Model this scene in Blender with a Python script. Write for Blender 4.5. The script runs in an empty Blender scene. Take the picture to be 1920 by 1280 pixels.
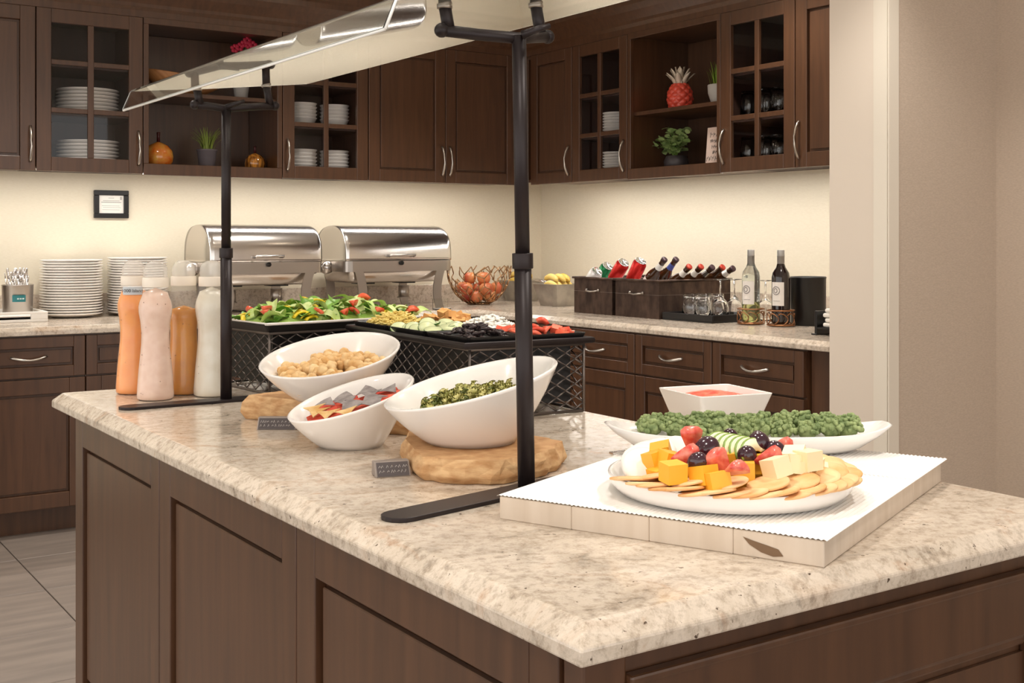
import bpy, math, random
from mathutils import Matrix, Vector
R=random.Random(7); PI=math.pi
sc=bpy.context.scene; col=sc.collection
# ------------------------------------------------------------------ camera
F=2225.;CXP=960.;HYP=448.;H=1.22;CT=.86
A=math.radians(34)
fw=(math.sin(A),math.cos(A));rt=(math.cos(A),-math.sin(A))
cam=bpy.data.cameras.new('camera');co=bpy.data.objects.new('camera',cam);col.objects.link(co)
co.location=(0,0,H);co.rotation_euler=(PI/2,0,-A)
cam.sensor_width=36;cam.lens=F/1920*36;cam.shift_y=-(640-HYP)/1920;cam.clip_start=.02
sc.camera=co
# ------------------------------------------------------------------ light
sc.view_settings.view_transform='Standard';sc.view_settings.look='None';sc.view_settings.gamma=1
sc.view_settings.exposure=0.46
w=bpy.data.worlds.new('world');sc.world=w;w.use_nodes=True
w.node_tree.nodes['Background'].inputs[0].default_value=(1,.965,.93,1)
w.node_tree.nodes['Background'].inputs[1].default_value=1.35  # even ambient fill, let in where two room sides are left open
def area(name,loc,sx,sy,power,colr=(1,.88,.72),rot=(0,0,0),spread=PI):
    l=bpy.data.lights.new(name,'AREA');l.shape='RECTANGLE';l.size=sx;l.size_y=sy;l.energy=power;l.color=colr;l.spread=spread
    o=bpy.data.objects.new(name,l);o.location=loc;o.rotation_euler=rot;col.objects.link(o);return o
WY=5.85;WX=4.16;CEIL=2.62;UZ=1.515
area('under_cabinet_led_back',(2.1,5.52,UZ+.008),3.0,.03,8.8,(1,.965,.91))
area('under_cabinet_led_right',(3.834,4.2,UZ+.008),.03,2.2,7.2,(1,.965,.91))
def spot(name,loc,power,size=math.radians(110),blend=.6,rad=.06,colr=(1,.96,.90)):
    l=bpy.data.lights.new(name,'SPOT');l.energy=power;l.spot_size=size;l.spot_blend=blend;l.shadow_soft_size=rad;l.color=colr
    o=bpy.data.objects.new(name,l);o.location=loc;col.objects.link(o);return o
DOWN=[(.35,.55),(.75,1.75),(1.75,.75),(1.9,2.1),(.5,3.4),(2.35,3.6),(-.7,2.4),(-.9,.3),(2.7,2.2),(1.2,4.55),(2.6,4.6),(3.35,3.4)]
# ------------------------------------------------------------------ helpers
def ray(x):
    l=(x-CXP)/F; return (fw[0]+l*rt[0],fw[1]+l*rt[1])
def onY(x,Y): r=ray(x);return r[0]*Y/r[1]
def onX(x,X): r=ray(x);return r[1]*X/r[0]
def at(x,y,z):
    d=F*(H-z)/(y-HYP);r=ray(x);return (r[0]*d,r[1]*d)
def pd(x,d):
    r=ray(x);return (r[0]*d,r[1]*d)
def lin(c):
    return tuple(((v/255)/12.92 if v/255<=.04045 else ((v/255+.055)/1.055)**2.4) for v in c)+(1,)
M={}
def mat(name,c,rough=.5,metal=0,spec=.5,trans=0,ior=1.45,coat=0,emit=0,sss=0,bump=None,vary=None,alpha=1):
    m=bpy.data.materials.new(name);m.use_nodes=True;nt=m.node_tree;b=nt.nodes['Principled BSDF']
    cl=lin(c);b.inputs['Base Color'].default_value=cl;b.inputs['Roughness'].default_value=rough
    b.inputs['Metallic'].default_value=metal;b.inputs['Specular IOR Level'].default_value=spec
    b.inputs['Transmission Weight'].default_value=trans;b.inputs['IOR'].default_value=ior
    b.inputs['Coat Weight'].default_value=coat;b.inputs['Coat Roughness'].default_value=.08
    if alpha<1: b.inputs['Alpha'].default_value=alpha
    if sss: b.inputs['Subsurface Weight'].default_value=sss;b.inputs['Subsurface Radius'].default_value=(.01,.005,.003)
    if emit: b.inputs['Emission Color'].default_value=cl;b.inputs['Emission Strength'].default_value=emit
    if vary:   # vary=(colour2, scale, kind, (sx,sy,sz))
        c2,s,kind,st=vary
        tc=nt.nodes.new('ShaderNodeTexCoord');mp=nt.nodes.new('ShaderNodeMapping');mp.inputs['Scale'].default_value=st
        oi=nt.nodes.new('ShaderNodeObjectInfo');ad=nt.nodes.new('ShaderNodeVectorMath');ad.operation='ADD'
        nt.links.new(tc.outputs['Object'],ad.inputs[0]);nt.links.new(oi.outputs['Random'],ad.inputs[1]);nt.links.new(ad.outputs[0],mp.inputs[0])
        n=nt.nodes.new('ShaderNodeTexNoise');n.inputs['Scale'].default_value=s;n.inputs['Detail'].default_value=5
        nt.links.new(mp.outputs[0],n.inputs['Vector'])
        rp=nt.nodes.new('ShaderNodeValToRGB');rp.color_ramp.elements[0].position=.35;rp.color_ramp.elements[1].position=.65
        rp.color_ramp.elements[0].color=cl;rp.color_ramp.elements[1].color=lin(c2)
        nt.links.new(n.outputs['Fac'],rp.inputs[0]);nt.links.new(rp.outputs[0],b.inputs['Base Color'])
        if bump:
            bp=nt.nodes.new('ShaderNodeBump');bp.inputs['Strength'].default_value=bump;bp.inputs['Distance'].default_value=.004
            nt.links.new(n.outputs['Fac'],bp.inputs['Height']);nt.links.new(bp.outputs[0],b.inputs['Normal'])
    M[name]=m;return m
def granite():
    m=bpy.data.materials.new('granite');m.use_nodes=True;nt=m.node_tree;b=nt.nodes['Principled BSDF'];L=nt.links.new
    tc=nt.nodes.new('ShaderNodeTexCoord')
    def noise(s,d,rough=.6,dist=0,sc3=(1,1,1)):
        mp=nt.nodes.new('ShaderNodeMapping');mp.inputs['Scale'].default_value=sc3;mp.inputs['Rotation'].default_value=(0,0,.6)
        L(tc.outputs['Object'],mp.inputs[0])
        n=nt.nodes.new('ShaderNodeTexNoise');n.inputs['Scale'].default_value=s;n.inputs['Detail'].default_value=d;n.inputs['Roughness'].default_value=rough;n.inputs['Distortion'].default_value=dist
        L(mp.outputs[0],n.inputs['Vector']);return n
    def ramp(n,stops):
        r=nt.nodes.new('ShaderNodeValToRGB');e=r.color_ramp.elements
        e[0].position,e[0].color=stops[0][0],lin(stops[0][1]);e[1].position,e[1].color=stops[-1][0],lin(stops[-1][1])
        for p,c in stops[1:-1]:
            k=e.new(p);k.color=lin(c)
        L(n.outputs['Fac'],r.inputs[0]);return r
    def mix(a,bb,fac,mode='MIX'):
        x=nt.nodes.new('ShaderNodeMix');x.data_type='RGBA';x.blend_type=mode
        if isinstance(fac,float): x.inputs[0].default_value=fac
        else: L(fac,x.inputs[0])
        L(a,x.inputs[6]);L(bb,x.inputs[7]);return x.outputs[2]
    big=ramp(noise(5,6,.65,1.2,(1,2.2,1)),[(.3,(130,119,106)),(.42,(186,169,150)),(.56,(212,197,180)),(.7,(182,153,126))])
    fine=ramp(noise(70,6,.75),[(.32,(70,60,52)),(.42,(162,147,130)),(.55,(222,209,193)),(.7,(198,182,163))])
    c=mix(big.outputs[0],fine.outputs[0],.42)
    rust=ramp(noise(7,4,.6,2.),[(.62,(0,0,0)),(.72,(255,255,255))])
    rc=nt.nodes.new('ShaderNodeRGB');rc.outputs[0].default_value=lin((166,118,78))
    mm=nt.nodes.new('ShaderNodeMath');mm.operation='MULTIPLY';mm.inputs[1].default_value=.45;L(rust.outputs[0],mm.inputs[0])
    c=mix(c,rc.outputs[0],mm.outputs[0])
    sp=ramp(noise(95,3,.6),[(.27,(255,255,255)),(.33,(0,0,0))])
    dk=nt.nodes.new('ShaderNodeRGB');dk.outputs[0].default_value=lin((84,68,56))
    c=mix(c,dk.outputs[0],sp.outputs[0])
    L(c,b.inputs['Base Color']);b.inputs['Roughness'].default_value=.16;b.inputs['Specular IOR Level'].default_value=.6
    M['granite']=m
def wood(name,c1,c2,rough=.35,coat=.3):
    m=bpy.data.materials.new(name);m.use_nodes=True;nt=m.node_tree;b=nt.nodes['Principled BSDF'];L=nt.links.new
    tc=nt.nodes.new('ShaderNodeTexCoord');mp=nt.nodes.new('ShaderNodeMapping');mp.inputs['Scale'].default_value=(14,14,1.1)
    L(tc.outputs['Object'],mp.inputs[0]);n=nt.nodes.new('ShaderNodeTexNoise');n.inputs['Scale'].default_value=3;n.inputs['Detail'].default_value=6;n.inputs['Distortion'].default_value=.4
    L(mp.outputs[0],n.inputs['Vector']);r=nt.nodes.new('ShaderNodeValToRGB')
    r.color_ramp.elements[0].position=.3;r.color_ramp.elements[1].position=.7
    r.color_ramp.elements[0].color=lin(c1);r.color_ramp.elements[1].color=lin(c2)
    L(n.outputs['Fac'],r.inputs[0]);L(r.outputs[0],b.inputs['Base Color'])
    b.inputs['Roughness'].default_value=rough;b.inputs['Coat Weight'].default_value=coat;b.inputs['Coat Roughness'].default_value=.25
    M[name]=m
class MB:
    def __init__(s): s.v=[];s.f=[];s.sm=[]
    def add(s,vs,fs,smooth=False,m=None):
        n=len(s.v)
        s.v+=[tuple(m@Vector(p)) if m else tuple(p) for p in vs];s.f+=[tuple(i+n for i in q) for q in fs];s.sm+=[smooth]*len(fs);return s
    def box(s,x0,x1,y0,y1,z0,z1,m=None):
        return s.add([(x0,y0,z0),(x1,y0,z0),(x1,y1,z0),(x0,y1,z0),(x0,y0,z1),(x1,y0,z1),(x1,y1,z1),(x0,y1,z1)],
          [(3,2,1,0),(4,5,6,7),(0,1,5,4),(1,2,6,5),(2,3,7,6),(3,0,4,7)],False,m)
    def loft(s,rings,cap0=True,cap1=True,smooth=True,closed=True,m=None):
        n=len(rings[0]);vs=[p for r in rings for p in r];fs=[]
        for i in range(len(rings)-1):
            for j in range(n if closed else n-1):
                k=(j+1)%n;fs.append((i*n+j,i*n+k,(i+1)*n+k,(i+1)*n+j))
        if cap0: fs.append(tuple(range(n-1,-1,-1)))
        if cap1: fs.append(tuple(range((len(rings)-1)*n,len(rings)*n)))
        return s.add(vs,fs,smooth,m)
    def lathe(s,prof,n=24,c=(0,0,0),cap0=True,cap1=True,m=None,sx=1,sy=1):
        rings=[[(c[0]+r*sx*math.cos(2*PI*j/n),c[1]+r*sy*math.sin(2*PI*j/n),c[2]+z) for j in range(n)] for r,z in prof]
        return s.loft(rings,cap0,cap1,True,True,m)
    def prism(s,poly,z0,z1,m=None):
        n=len(poly);return s.add([(x,y,z0) for x,y in poly]+[(x,y,z1) for x,y in poly],
          [tuple(range(n-1,-1,-1)),tuple(range(n,2*n))]+[(i,(i+1)%n,n+(i+1)%n,n+i) for i in range(n)],False,m)
    def tube(s,pts,r,n=6,closed=False,m=None,radii=None):
        P=[Vector(p) for p in pts];rings=[];N=len(P)
        for i,p in enumerate(P):
            a=P[(i-1)%N] if closed or i>0 else p;b=P[(i+1)%N] if closed or i<N-1 else p
            t=(b-a).normalized();u=t.cross(Vector((0,0,1)))
            if u.length<.05: u=t.cross(Vector((1,0,0)))
            u.normalize();w2=u.cross(t);rr=radii[i] if radii else r
            rings.append([tuple(p+u*rr*math.cos(2*PI*j/n)+w2*rr*math.sin(2*PI*j/n)) for j in range(n)])
        if closed: rings.append(rings[0])
        return s.loft(rings,not closed,not closed,True,True,m)
    def ball(s,c,r,nu=10,nv=7,m=None):
        if not isinstance(r,tuple): r=(r,r,r)
        rings=[]
        for i in range(1,nv):
            t=PI*i/nv;rings.append([(c[0]+r[0]*math.sin(t)*math.cos(2*PI*j/nu),c[1]+r[1]*math.sin(t)*math.sin(2*PI*j/nu),c[2]-r[2]*math.cos(t)) for j in range(nu)])
        n=len(s.v);s.loft(rings,True,True,True,True,m);return s
    def build(s,name,m,parent=None,loc=None,bevel=0,rot=None,seg=2):
        me=bpy.data.meshes.new(name);me.from_pydata(s.v,[],s.f);me.polygons.foreach_set('use_smooth',s.sm);me.update()
        me.materials.append(M[m] if isinstance(m,str) else m)
        o=bpy.data.objects.new(name,me);col.objects.link(o)
        if parent: o.parent=parent
        if loc: o.location=loc
        if rot: o.rotation_euler=rot
        if bevel:
            b=o.modifiers.new('bevel','BEVEL');b.width=bevel;b.segments=seg;b.limit_method='ANGLE'
        return o
def tag(o,label,cat,group=None):
    o['label']=label;o['category']=cat
    if group: o['group']=group
    return o
def thing(name,label,cat,loc=(0,0,0),rz=0,group=None):
    o=bpy.data.objects.new(name,None);o.empty_display_size=.05;col.objects.link(o);o.location=loc;o.rotation_euler=(0,0,rz);return tag(o,label,cat,group)
def struct(o): o['kind']='structure';return o
def dup(o,loc=None,rot=None,label=None,scale=None,parent=None):
    c=o.copy();col.objects.link(c)
    if parent: c.parent=parent
    if loc is not None: c.location=loc
    if rot is not None: c.rotation_euler=rot
    if scale is not None: c.scale=scale if not isinstance(scale,(int,float)) else (scale,)*3
    if label: c['label']=label
    for ch in [x for x in bpy.data.objects if x.parent==o]: dup(ch,parent=c)
    return c
def text(s,size,m,name,parent,loc,rot,ext=.0004,align='CENTER'):
    cu=bpy.data.curves.new(name,'FONT');cu.body=s;cu.size=size;cu.extrude=ext;cu.align_x=align;cu.align_y='CENTER'
    o=bpy.data.objects.new(name,cu);col.objects.link(o);dg=bpy.context.evaluated_depsgraph_get()
    me=bpy.data.meshes.new_from_object(o.evaluated_get(dg));bpy.data.objects.remove(o)
    o=bpy.data.objects.new(name,me);col.objects.link(o);me.materials.clear();me.materials.append(M[m]);o.parent=parent;o.location=loc;o.rotation_euler=rot;return o
RX=-PI/2      # things on the right run look towards -X: local x runs to -Y, local y to +X
# ------------------------------------------------------------------ materials
granite()
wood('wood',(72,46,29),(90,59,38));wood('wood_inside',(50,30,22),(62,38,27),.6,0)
wood('log',(176,128,82),(206,164,116),.7,0);wood('board',(204,186,166),(216,200,182),.6,0)
mat('bark',(180,134,88),.85,vary=((214,176,130),30,'n',(1,1,3)),bump=.5)
mat('wall',(229,219,198),.75,vary=((224,213,191),60,'n',(1,1,6)),bump=.05)
mat('wallpaper',(206,188,170),.8,vary=((194,176,158),90,'n',(1,1,5)),bump=.08)
mat('cream',(226,212,196),.6);mat('guard',(232,222,206),.35);mat('ceiling',(236,230,218),.9)
mat('grout',(96,87,80),.9);mat('tile',(124,113,105),.45,vary=((142,129,119),2.2,'n',(1.2,9,1)))
mat('steel',(214,209,205),.2,1);mat('brushed',(176,168,160),.32,1);mat('satin',(196,188,178),.28,1)
mat('black_metal',(44,36,36),.42,.4);mat('black',(24,22,22),.35);mat('bronze_tin',(92,74,64),.45,.7,vary=((62,48,42),28,'n',(1,1,.5)))
mat('galv',(150,146,138),.4,.75,vary=((178,172,162),14,'n',(1,1,1)))
mat('china',(240,234,228),.18,0,.5,coat=.4);mat('white',(236,231,224),.5);mat('paper',(240,236,228),.8)
mat('glass',(255,255,255),.02,0,.5,1,1.45);mat('acrylic',(250,252,248),.01,0,.5,1,1.52)
mat('clear',(245,240,230),.05,0,.5,.92,1.35)
mat('ink',(60,58,58),.7);mat('inkgrey',(140,138,134),.8);mat('teal',(44,118,122),.5);mat('tealwhite',(205,222,220),.6)
mat('copper',(150,104,70),.35,.85);mat('gold_wire',(168,132,96),.35,.85)
mat('led',(255,240,215),.5,emit=7);mat('downlight',(255,236,208),.5,emit=14)
# ------------------------------------------------------------------ setting
fl=struct(MB().box(-3,4.6,-3,WY+.1,-.05,-.008).build('floor','grout'))
tile=None
for i in range(-2,5):
    for j in range(0,13):
        x0=.965+i*.92;y0=-.4+.135+j*.46
        if x0>3.6: continue
        if tile is None:
            tile=MB().box(.002,.918,.002,.458,-.009,0).build('tile','tile',fl,(x0,y0,0),.0015,seg=1)
        else:
            t=tile.copy();col.objects.link(t);t.location=(x0,y0,0)
struct(MB().box(-3.1,WX+.1,WY,WY+.1,0,CEIL).build('wall_back','wall'))
struct(MB().box(WX,WX+.1,2.53,WY,0,CEIL).build('wall_right','wall'))
PX=3.19
struct(MB().box(PX,WX,2.535,2.775,0,CEIL).build('wall_partition','cream'))
struct(MB().box(PX+.006,3.775,2.527,2.5352,0,CEIL).build('wall_partition_face','wallpaper'))
struct(MB().box(3.775,3.9,-3,2.535,0,CEIL).build('wall_side','wallpaper'))
struct(MB().box(-3.1,WX+.1,-3.1,WY+.1,CEIL,CEIL+.1).build('ceiling','ceiling'))
g=MB();g.box(PX-.005,PX,2.53,2.585,.1,CEIL-.02);g.box(PX-.005,PX+.045,2.522,2.527,.1,CEIL-.02)
struct(g.build('trim_1','guard'))
for k,(x,y) in enumerate(DOWN):
    t=thing('downlight','round recessed ceiling downlight with white trim ring','downlight',(x,y,CEIL),0,'recessed ceiling downlights')
    MB().lathe([(.085,-.001),(.085,-.008),(.068,-.010),(.066,-.001)],28,cap0=False,cap1=False).build('trim_ring','white',t)
    MB().lathe([(.066,-.002),(.066,-.004)],28).build('lamp_lens','downlight',t)
    spot('downlight_beam',(x,y,CEIL-.03),34)
# crown moulding above the cabinets
def crown(name,x0,x1):
    prof=[(0,0),(-.018,0),(-.018,.03),(-.035,.045),(-.035,.06),(-.06,.10),(-.085,.125),(-.085,.15),(-.1,.16),(-.1,.2),(0,.2)]
    return [[(x0,y,z) for y,z in prof],[(x1,y,z) for y,z in prof]]
UF=5.47;UXF=3.784
c=MB();c.loft(crown('',-.2,UXF+.05),smooth=False);o=struct(c.build('trim_2','wood'));o.location=(0,UF,2.235)
c=MB();c.loft(crown('',-.05,UF-2.79),smooth=False);o=struct(c.build('trim_3','wood'));o.location=(UXF,UF,2.235);o.rotation_euler=(0,0,RX)
# ------------------------------------------------------------------ cabinets
def handle(parent,cx,z0,z1,y,vertical=True,L=.155):
    m=MB();pts=[];rad=[]
    for i in range(13):
        t=i/12;b=math.sin(PI*t)
        q=(t-.5)*L;off=-.004-.028*b**.8
        pts.append((cx,y+off,z0+q) if vertical else (cx+q,y+off,z0-.012*b+.004));rad.append(.0042+.0022*abs(math.cos(PI*t)))
    m.tube(pts,.005,8,radii=rad)
    return m.build('handle','satin',parent)
def door(parent,x0,x1,z0,z1,y=0,kind='panel',side=None,st=.062,hz=None,rows=None,name='door'):
    m=MB();t=.02;g=.0015;x0+=g;x1-=g
    fr=lambda a,b,c,d:m.box(a,b,y-t,y,c,d)
    fr(x0,x0+st,z0,z1);fr(x1-st,x1,z0,z1);fr(x0+st,x1-st,z0,z0+st);fr(x0+st,x1-st,z1-st,z1)
    o=m.build(name,'wood',parent,bevel=.0025)
    ix0,ix1,iz0,iz1=x0+st,x1-st,z0+st,z1-st
    if kind=='panel':
        p=MB();e=.011
        p.box(ix0,ix1,y-.0035,y-.0005,iz0,iz1);p.box(ix0+e,ix1-e,y-.0125,y-.0036,iz0+e,iz1-e)
        p.build('door_panel','wood',o,bevel=.0025,seg=2)
    else:
        cx=(ix0+ix1)/2;mw=.013;mu=MB();mu.box(cx-mw,cx+mw,y-.019,y-.003,iz0,iz1)
        zs=[iz0]+rows+[iz1]
        for zr in rows:
            mu.box(ix0,cx-mw,y-.019,y-.003,zr-.011,zr+.011);mu.box(cx+mw,ix1,y-.019,y-.003,zr-.011,zr+.011)
        mu.build('muntin','wood',o,bevel=.002)
        for i in range(len(zs)-1):
            for a,b in ((ix0,cx-mw),(cx+mw,ix1)):
                lo=zs[i]+(.011 if i else 0);hi=zs[i+1]-(.011 if i<len(zs)-2 else 0)
                MB().box(a,b,y-.010,y-.007,lo,hi).build('pane','pane_glass',o)
    if side: handle(o,x0+.022 if side=='L' else x1-.022,hz or z0+.115,0,y-t)
    return o
m=mat('pane_glass',(255,255,255),.0,0,.5,1,1.02);nt=m.node_tree
nt.nodes.remove(nt.nodes['Principled BSDF']);tr=nt.nodes.new('ShaderNodeBsdfTransparent');gl=nt.nodes.new('ShaderNodeBsdfGlossy');gl.inputs['Roughness'].default_value=.02
fr=nt.nodes.new('ShaderNodeFresnel');fr.inputs[0].default_value=1.5;mx=nt.nodes.new('ShaderNodeMixShader');ge=nt.nodes.new('ShaderNodeNewGeometry');mu_=nt.nodes.new('ShaderNodeMath');mu_.operation='MULTIPLY';s1=nt.nodes.new('ShaderNodeMath');s1.operation='SUBTRACT';s1.inputs[0].default_value=1
nt.links.new(ge.outputs['Backfacing'],s1.inputs[1]);nt.links.new(fr.outputs[0],mu_.inputs[0]);nt.links.new(s1.outputs[0],mu_.inputs[1]);nt.links.new(mu_.outputs[0],mx.inputs[0]);nt.links.new(tr.outputs[0],mx.inputs[1]);nt.links.new(gl.outputs[0],mx.inputs[2]);nt.links.new(mx.outputs[0],nt.nodes['Material Output'].inputs[0])
UT=2.238
def upper(label,w,loc,rz,kind,D,shelves=(),doors=(),rows=None):
    """doors: list of (x0,x1,kind,side)"""
    t=thing('wall_cabinet',label,'cabinet',loc,rz);h=UT-UZ;T=.018;b=MB()
    b.box(0,T,0,D,.020,h);b.box(w-T,w,0,D,.020,h);b.box(T,w-T,0,D,.020,T*2);b.box(T,w-T,0,D,h-T,h);b.box(T,w-T,D-.008,D,T*2,h-T)
    if kind=='open': b.box(0,w,-.0195,0,0,.052);b.box(0,w,-.0195,0,h-.03,h);b.box(0,.024,-.0195,0,.052,h-.03);b.box(w-.024,w,-.0195,0,.052,h-.03)
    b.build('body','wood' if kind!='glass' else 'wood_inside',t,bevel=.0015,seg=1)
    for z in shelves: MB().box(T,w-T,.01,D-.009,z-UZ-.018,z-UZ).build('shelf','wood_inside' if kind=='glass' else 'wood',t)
    for a,bb,k,s in doors: door(t,a,bb,.004,h-.004,0,k,s,rows=[r-UZ for r in rows] if rows else None)
    return t
D=WY-UF-.002
R1=(1.788,2.0)
xs=[.42,.80,onY(66,UF),onY(267,UF),onY(527,UF),onY(688,UF),UXF]
upper('dark wall cabinet with plain doors beside the glass cabinet of stacked plates',xs[2]-xs[0]-.002,(xs[0],UF,UZ),0,'solid',D,(),[(0,.378,'panel','R'),(.378,xs[2]-xs[0]-.002,'panel','R')])
upper('glass-door wall cabinet holding two stacks of white plates',xs[3]-xs[2]-.002,(xs[2],UF,UZ),0,'glass',D,R1,[(0,xs[3]-xs[2]-.002,'glass','R')],list(R1))
upper('open shelf wall cabinet with orange glass vases and a grass pot',xs[4]-xs[3]-.002,(xs[3],UF,UZ),0,'open',D,(1.905,))
upper('glass-door wall cabinet holding stacks of small white bowls',xs[5]-xs[4]-.002,(xs[4],UF,UZ),0,'glass',D,R1,[(0,xs[5]-xs[4]-.002,'glass','L')],list(R1))
we=xs[6]-xs[5]-.004
dm=onY(832,UF)-xs[5]
upper('double-door wall cabinet of reddish wood in the corner above the roll-top dishes',we,(xs[5],UF,UZ),0,'solid',D,(),[(0,dm,'panel','R'),(dm,min(we-.02,2*dm),'panel','L')])
DR=WX-UXF-.002
ys=[UF-.001,onX(1078,UXF),onX(1182,UXF),onX(1357,UXF),onX(1497,UXF),2.80]
R2=(1.757,1.965)
def ur(label,i,kind,shelves=(),doors=None,rows=None):
    w_=ys[i]-ys[i+1]-.002
    return upper(label,w_,(UXF,ys[i],UZ),RX,kind,DR,shelves,[(0,w_,d[0],d[1]) for d in doors] if doors else [],rows)
t=upper('narrow single-door wall cabinet next to the glass cabinet of cups',ys[0]-ys[1]-.004,(UXF,ys[0]-.002,UZ),RX,'solid',DR,(),[(.07,ys[0]-ys[1]-.004,'panel','R')])
ur('narrow glass-door wall cabinet with stacks of white cups',1,'glass',R2,[('glass','R')],list(R2))
ur('open shelf wall cabinet with the coral pineapple and leafy plant',2,'open',(1.848,))
ur('glass-door wall cabinet filled with drinking glasses',3,'glass',R2,[('glass','L')],list(R2))
ur('wall cabinet with plain door between the drinking glasses and the cream wall',4,'solid',(),[('panel','L')])
# under-cabinet light strips
for nm,loc,rz,L_ in (('back',(.7,5.52,UZ+.0085),0,3.0),('right',(3.834,5.3,UZ+.0085),RX,2.2)):
    t=thing('light_strip','slim LED strip under the %s wall cabinets'%('stacked-plate' if nm=='back' else 'pineapple-shelf'),'light',loc,rz)
    MB().box(0,L_,-.012,.012,.006,.011).build('strip_base','white',t)
    led=None
    for i in range(int(L_/.04)):
        if led is None: led=MB().box(-.005,.005,-.004,.004,.003,.006).build('led','led',t,(.02,0,0))
        else: c=led.copy();col.objects.link(c);c.location=(.02+i*.04,0,0)
# base cabinets
BF=5.132;BXF=3.256
def drawer(t,x0,x1,z0,z1,hx=True):
    o=door(t,x0,x1,z0,z1,0,'panel',None,st=.045,name='drawer')
    if hx: handle(o,(x0+x1)/2,(z0+z1)/2,0,-.02,False,.14)
    return o
def base(label,w_,loc,rz,D,drw=True):
    t=thing('base_cabinet',label,'cabinet',loc,rz)
    b=MB();b.box(0,w_,0,D,.105,CT-.037);b.box(0,w_,.075,D,0,.105);b.build('body','wood',t)
    drawer(t,0,w_,.652,.818)
    if w_>.55: door(t,0,w_/2,.112,.645,0,'panel');door(t,w_/2,w_,.112,.645,0,'panel')
    else: door(t,0,w_,.112,.645,0,'panel')
    return t
bx=[.36,.845,onY(159,BF),1.78,2.26,2.74,3.2]
bl=['base cabinet at the far end of the run under the cutlery tray','dark base cabinet under the cutlery tray and first plate stack','base cabinet below the second stack of plates','base cabinet below the left roll-top chafing dish','base cabinet below the gap between the chafing dishes','base cabinet next to the inner corner of the counter']
for i in range(6): base(bl[i],bx[i+1]-bx[i]-.002,(bx[i],BF,0),0,WY-BF-.002)
byy=[5.10,4.40,onX(1197,BXF),onX(1342,BXF),onX(1515,BXF)]
bl=['base cabinet nearest the inner corner on the bottle run','base cabinet under the brown tins with drawer and door','base cabinet with drawer under the tray of glasses','base cabinet with drawer under the wine bottles']
for i in range(4): base(bl[i],byy[i]-byy[i+1]-.002,(BXF,byy[i],0),RX,WX-BXF-.002)
tag(MB().box(BXF+.012,WX-.002,2.777,byy[4]-.006,0,CT-.037).build('filler_panel','wood'),'plain dark filler panel between the last drawer and the cream wall','panel')
# granite counters
def slab(poly,name,label,inset=.02,drop=.018,th=.035,inner=None):
    """poly: CCW outline; inner: same outline with the chamfered edges moved in"""
    n=len(poly);b=MB();z=[CT-th,CT-drop,CT]
    vs=[(x,y,z[0]) for x,y in poly]+[(x,y,z[1]) for x,y in poly]+[(x,y,z[2]) for x,y in inner]
    fs=[tuple(range(n-1,-1,-1)),tuple(range(2*n,3*n))]
    for k in (0,n):
        fs+=[(k+i,k+(i+1)%n,k+n+(i+1)%n,k+n+i) for i in range(n)]
    b.add(vs,fs);return b
YF=5.107;XF=3.231;c=.018
poly=[(.3,YF),(XF,YF),(XF,2.778),(WX-.002,2.778),(WX-.002,WY-.002),(.3,WY-.002)]
inn=[(.3,YF+c),(XF+c,YF+c),(XF+c,2.778),(WX-.002,2.778),(WX-.002,WY-.002),(.3,WY-.002)]
tag(slab(poly,'','',inner=inn,drop=.016).build('countertop','granite',bevel=.003),'polished granite L-shaped counter running along both cream walls','countertop')
tag(MB().box(.3,WX-.024,WY-.024,WY-.002,CT,CT+.102).build('backsplash','granite',bevel=.002),'low granite backsplash strip behind the chafing dishes','backsplash')
tag(MB().box(WX-.024,WX-.002,2.78,WY-.002,CT,CT+.102).build('backsplash','granite',bevel=.002),'low granite backsplash strip behind the tins and wine','backsplash')
# ------------------------------------------------------------------ island
IX0,IX1,IY0,IY1=.662,1.535,.868,2.915
isl=thing('island_cabinet','dark wood island cabinet with recessed panels in the middle of the kitchen','cabinet',(0,0,0))
fx=.69;b=MB();b.box(fx+.012,1.47,.905,2.77,.0,CT-.036);b.build('body','wood',isl)
fy=[2.778,onX(306.5,fx),onX(565,fx),.93]
for i in range(3):
    t=MB();w_=fy[i]-fy[i+1];st=.05
    e=MB();Y0,Y1=fy[i+1]+.0015,fy[i]-.0015
    e.box(fx-.008,fx+.012,Y0,Y0+st,.02,CT-.037);e.box(fx-.008,fx+.012,Y1-st-.01,Y1,.02,CT-.037)
    e.box(fx-.008,fx+.012,Y0+st,Y1-st-.01,CT-.037-.065,CT-.037);e.box(fx-.008,fx+.012,Y0+st,Y1-st-.01,.02,.235)
    o=e.build('frame','wood',isl,bevel=.002)
    p=MB();y0,y1,z0,z1=Y0+st,Y1-st-.01,.235,CT-.102
    p.box(fx+.009,fx+.0119,y0,y1,z0,z1);p.box(fx-.001,fx+.0089,y0+.011,y1-.011,z0+.011,z1-.011)
    p.build('panel','wood',isl,bevel=.002,seg=1)
b=MB();b.box(fx-.004,fx+.05,.897,.929,0,CT-.037);b.build('corner_post','wood',isl,bevel=.003)
e=MB();e.box(fx+.05,1.48,.892,.905,.712,.79);e.box(fx+.05,1.48,.889,.905,.785,.795);e.box(fx+.05,.80,.892,.905,.05,.712);e.box(1.40,1.48,.892,.905,.05,.712);e.box(.80,1.40,.892,.905,.05,.17)
e.box(.80,1.40,.896,.905,.70,.712)
e.build('end_frame','wood',isl,bevel=.003)
MB().box(.80,1.40,.899,.904,.17,.69).build('end_panel','wood',isl)
c=.020
poly=[(IX0,IY0),(IX1,IY0),(IX1,IY1),(IX0,IY1)]
inn=[(IX0+c,IY0+c),(IX1-c,IY0+c),(IX1-c,IY1-c),(IX0+c,IY1-c)]
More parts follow.
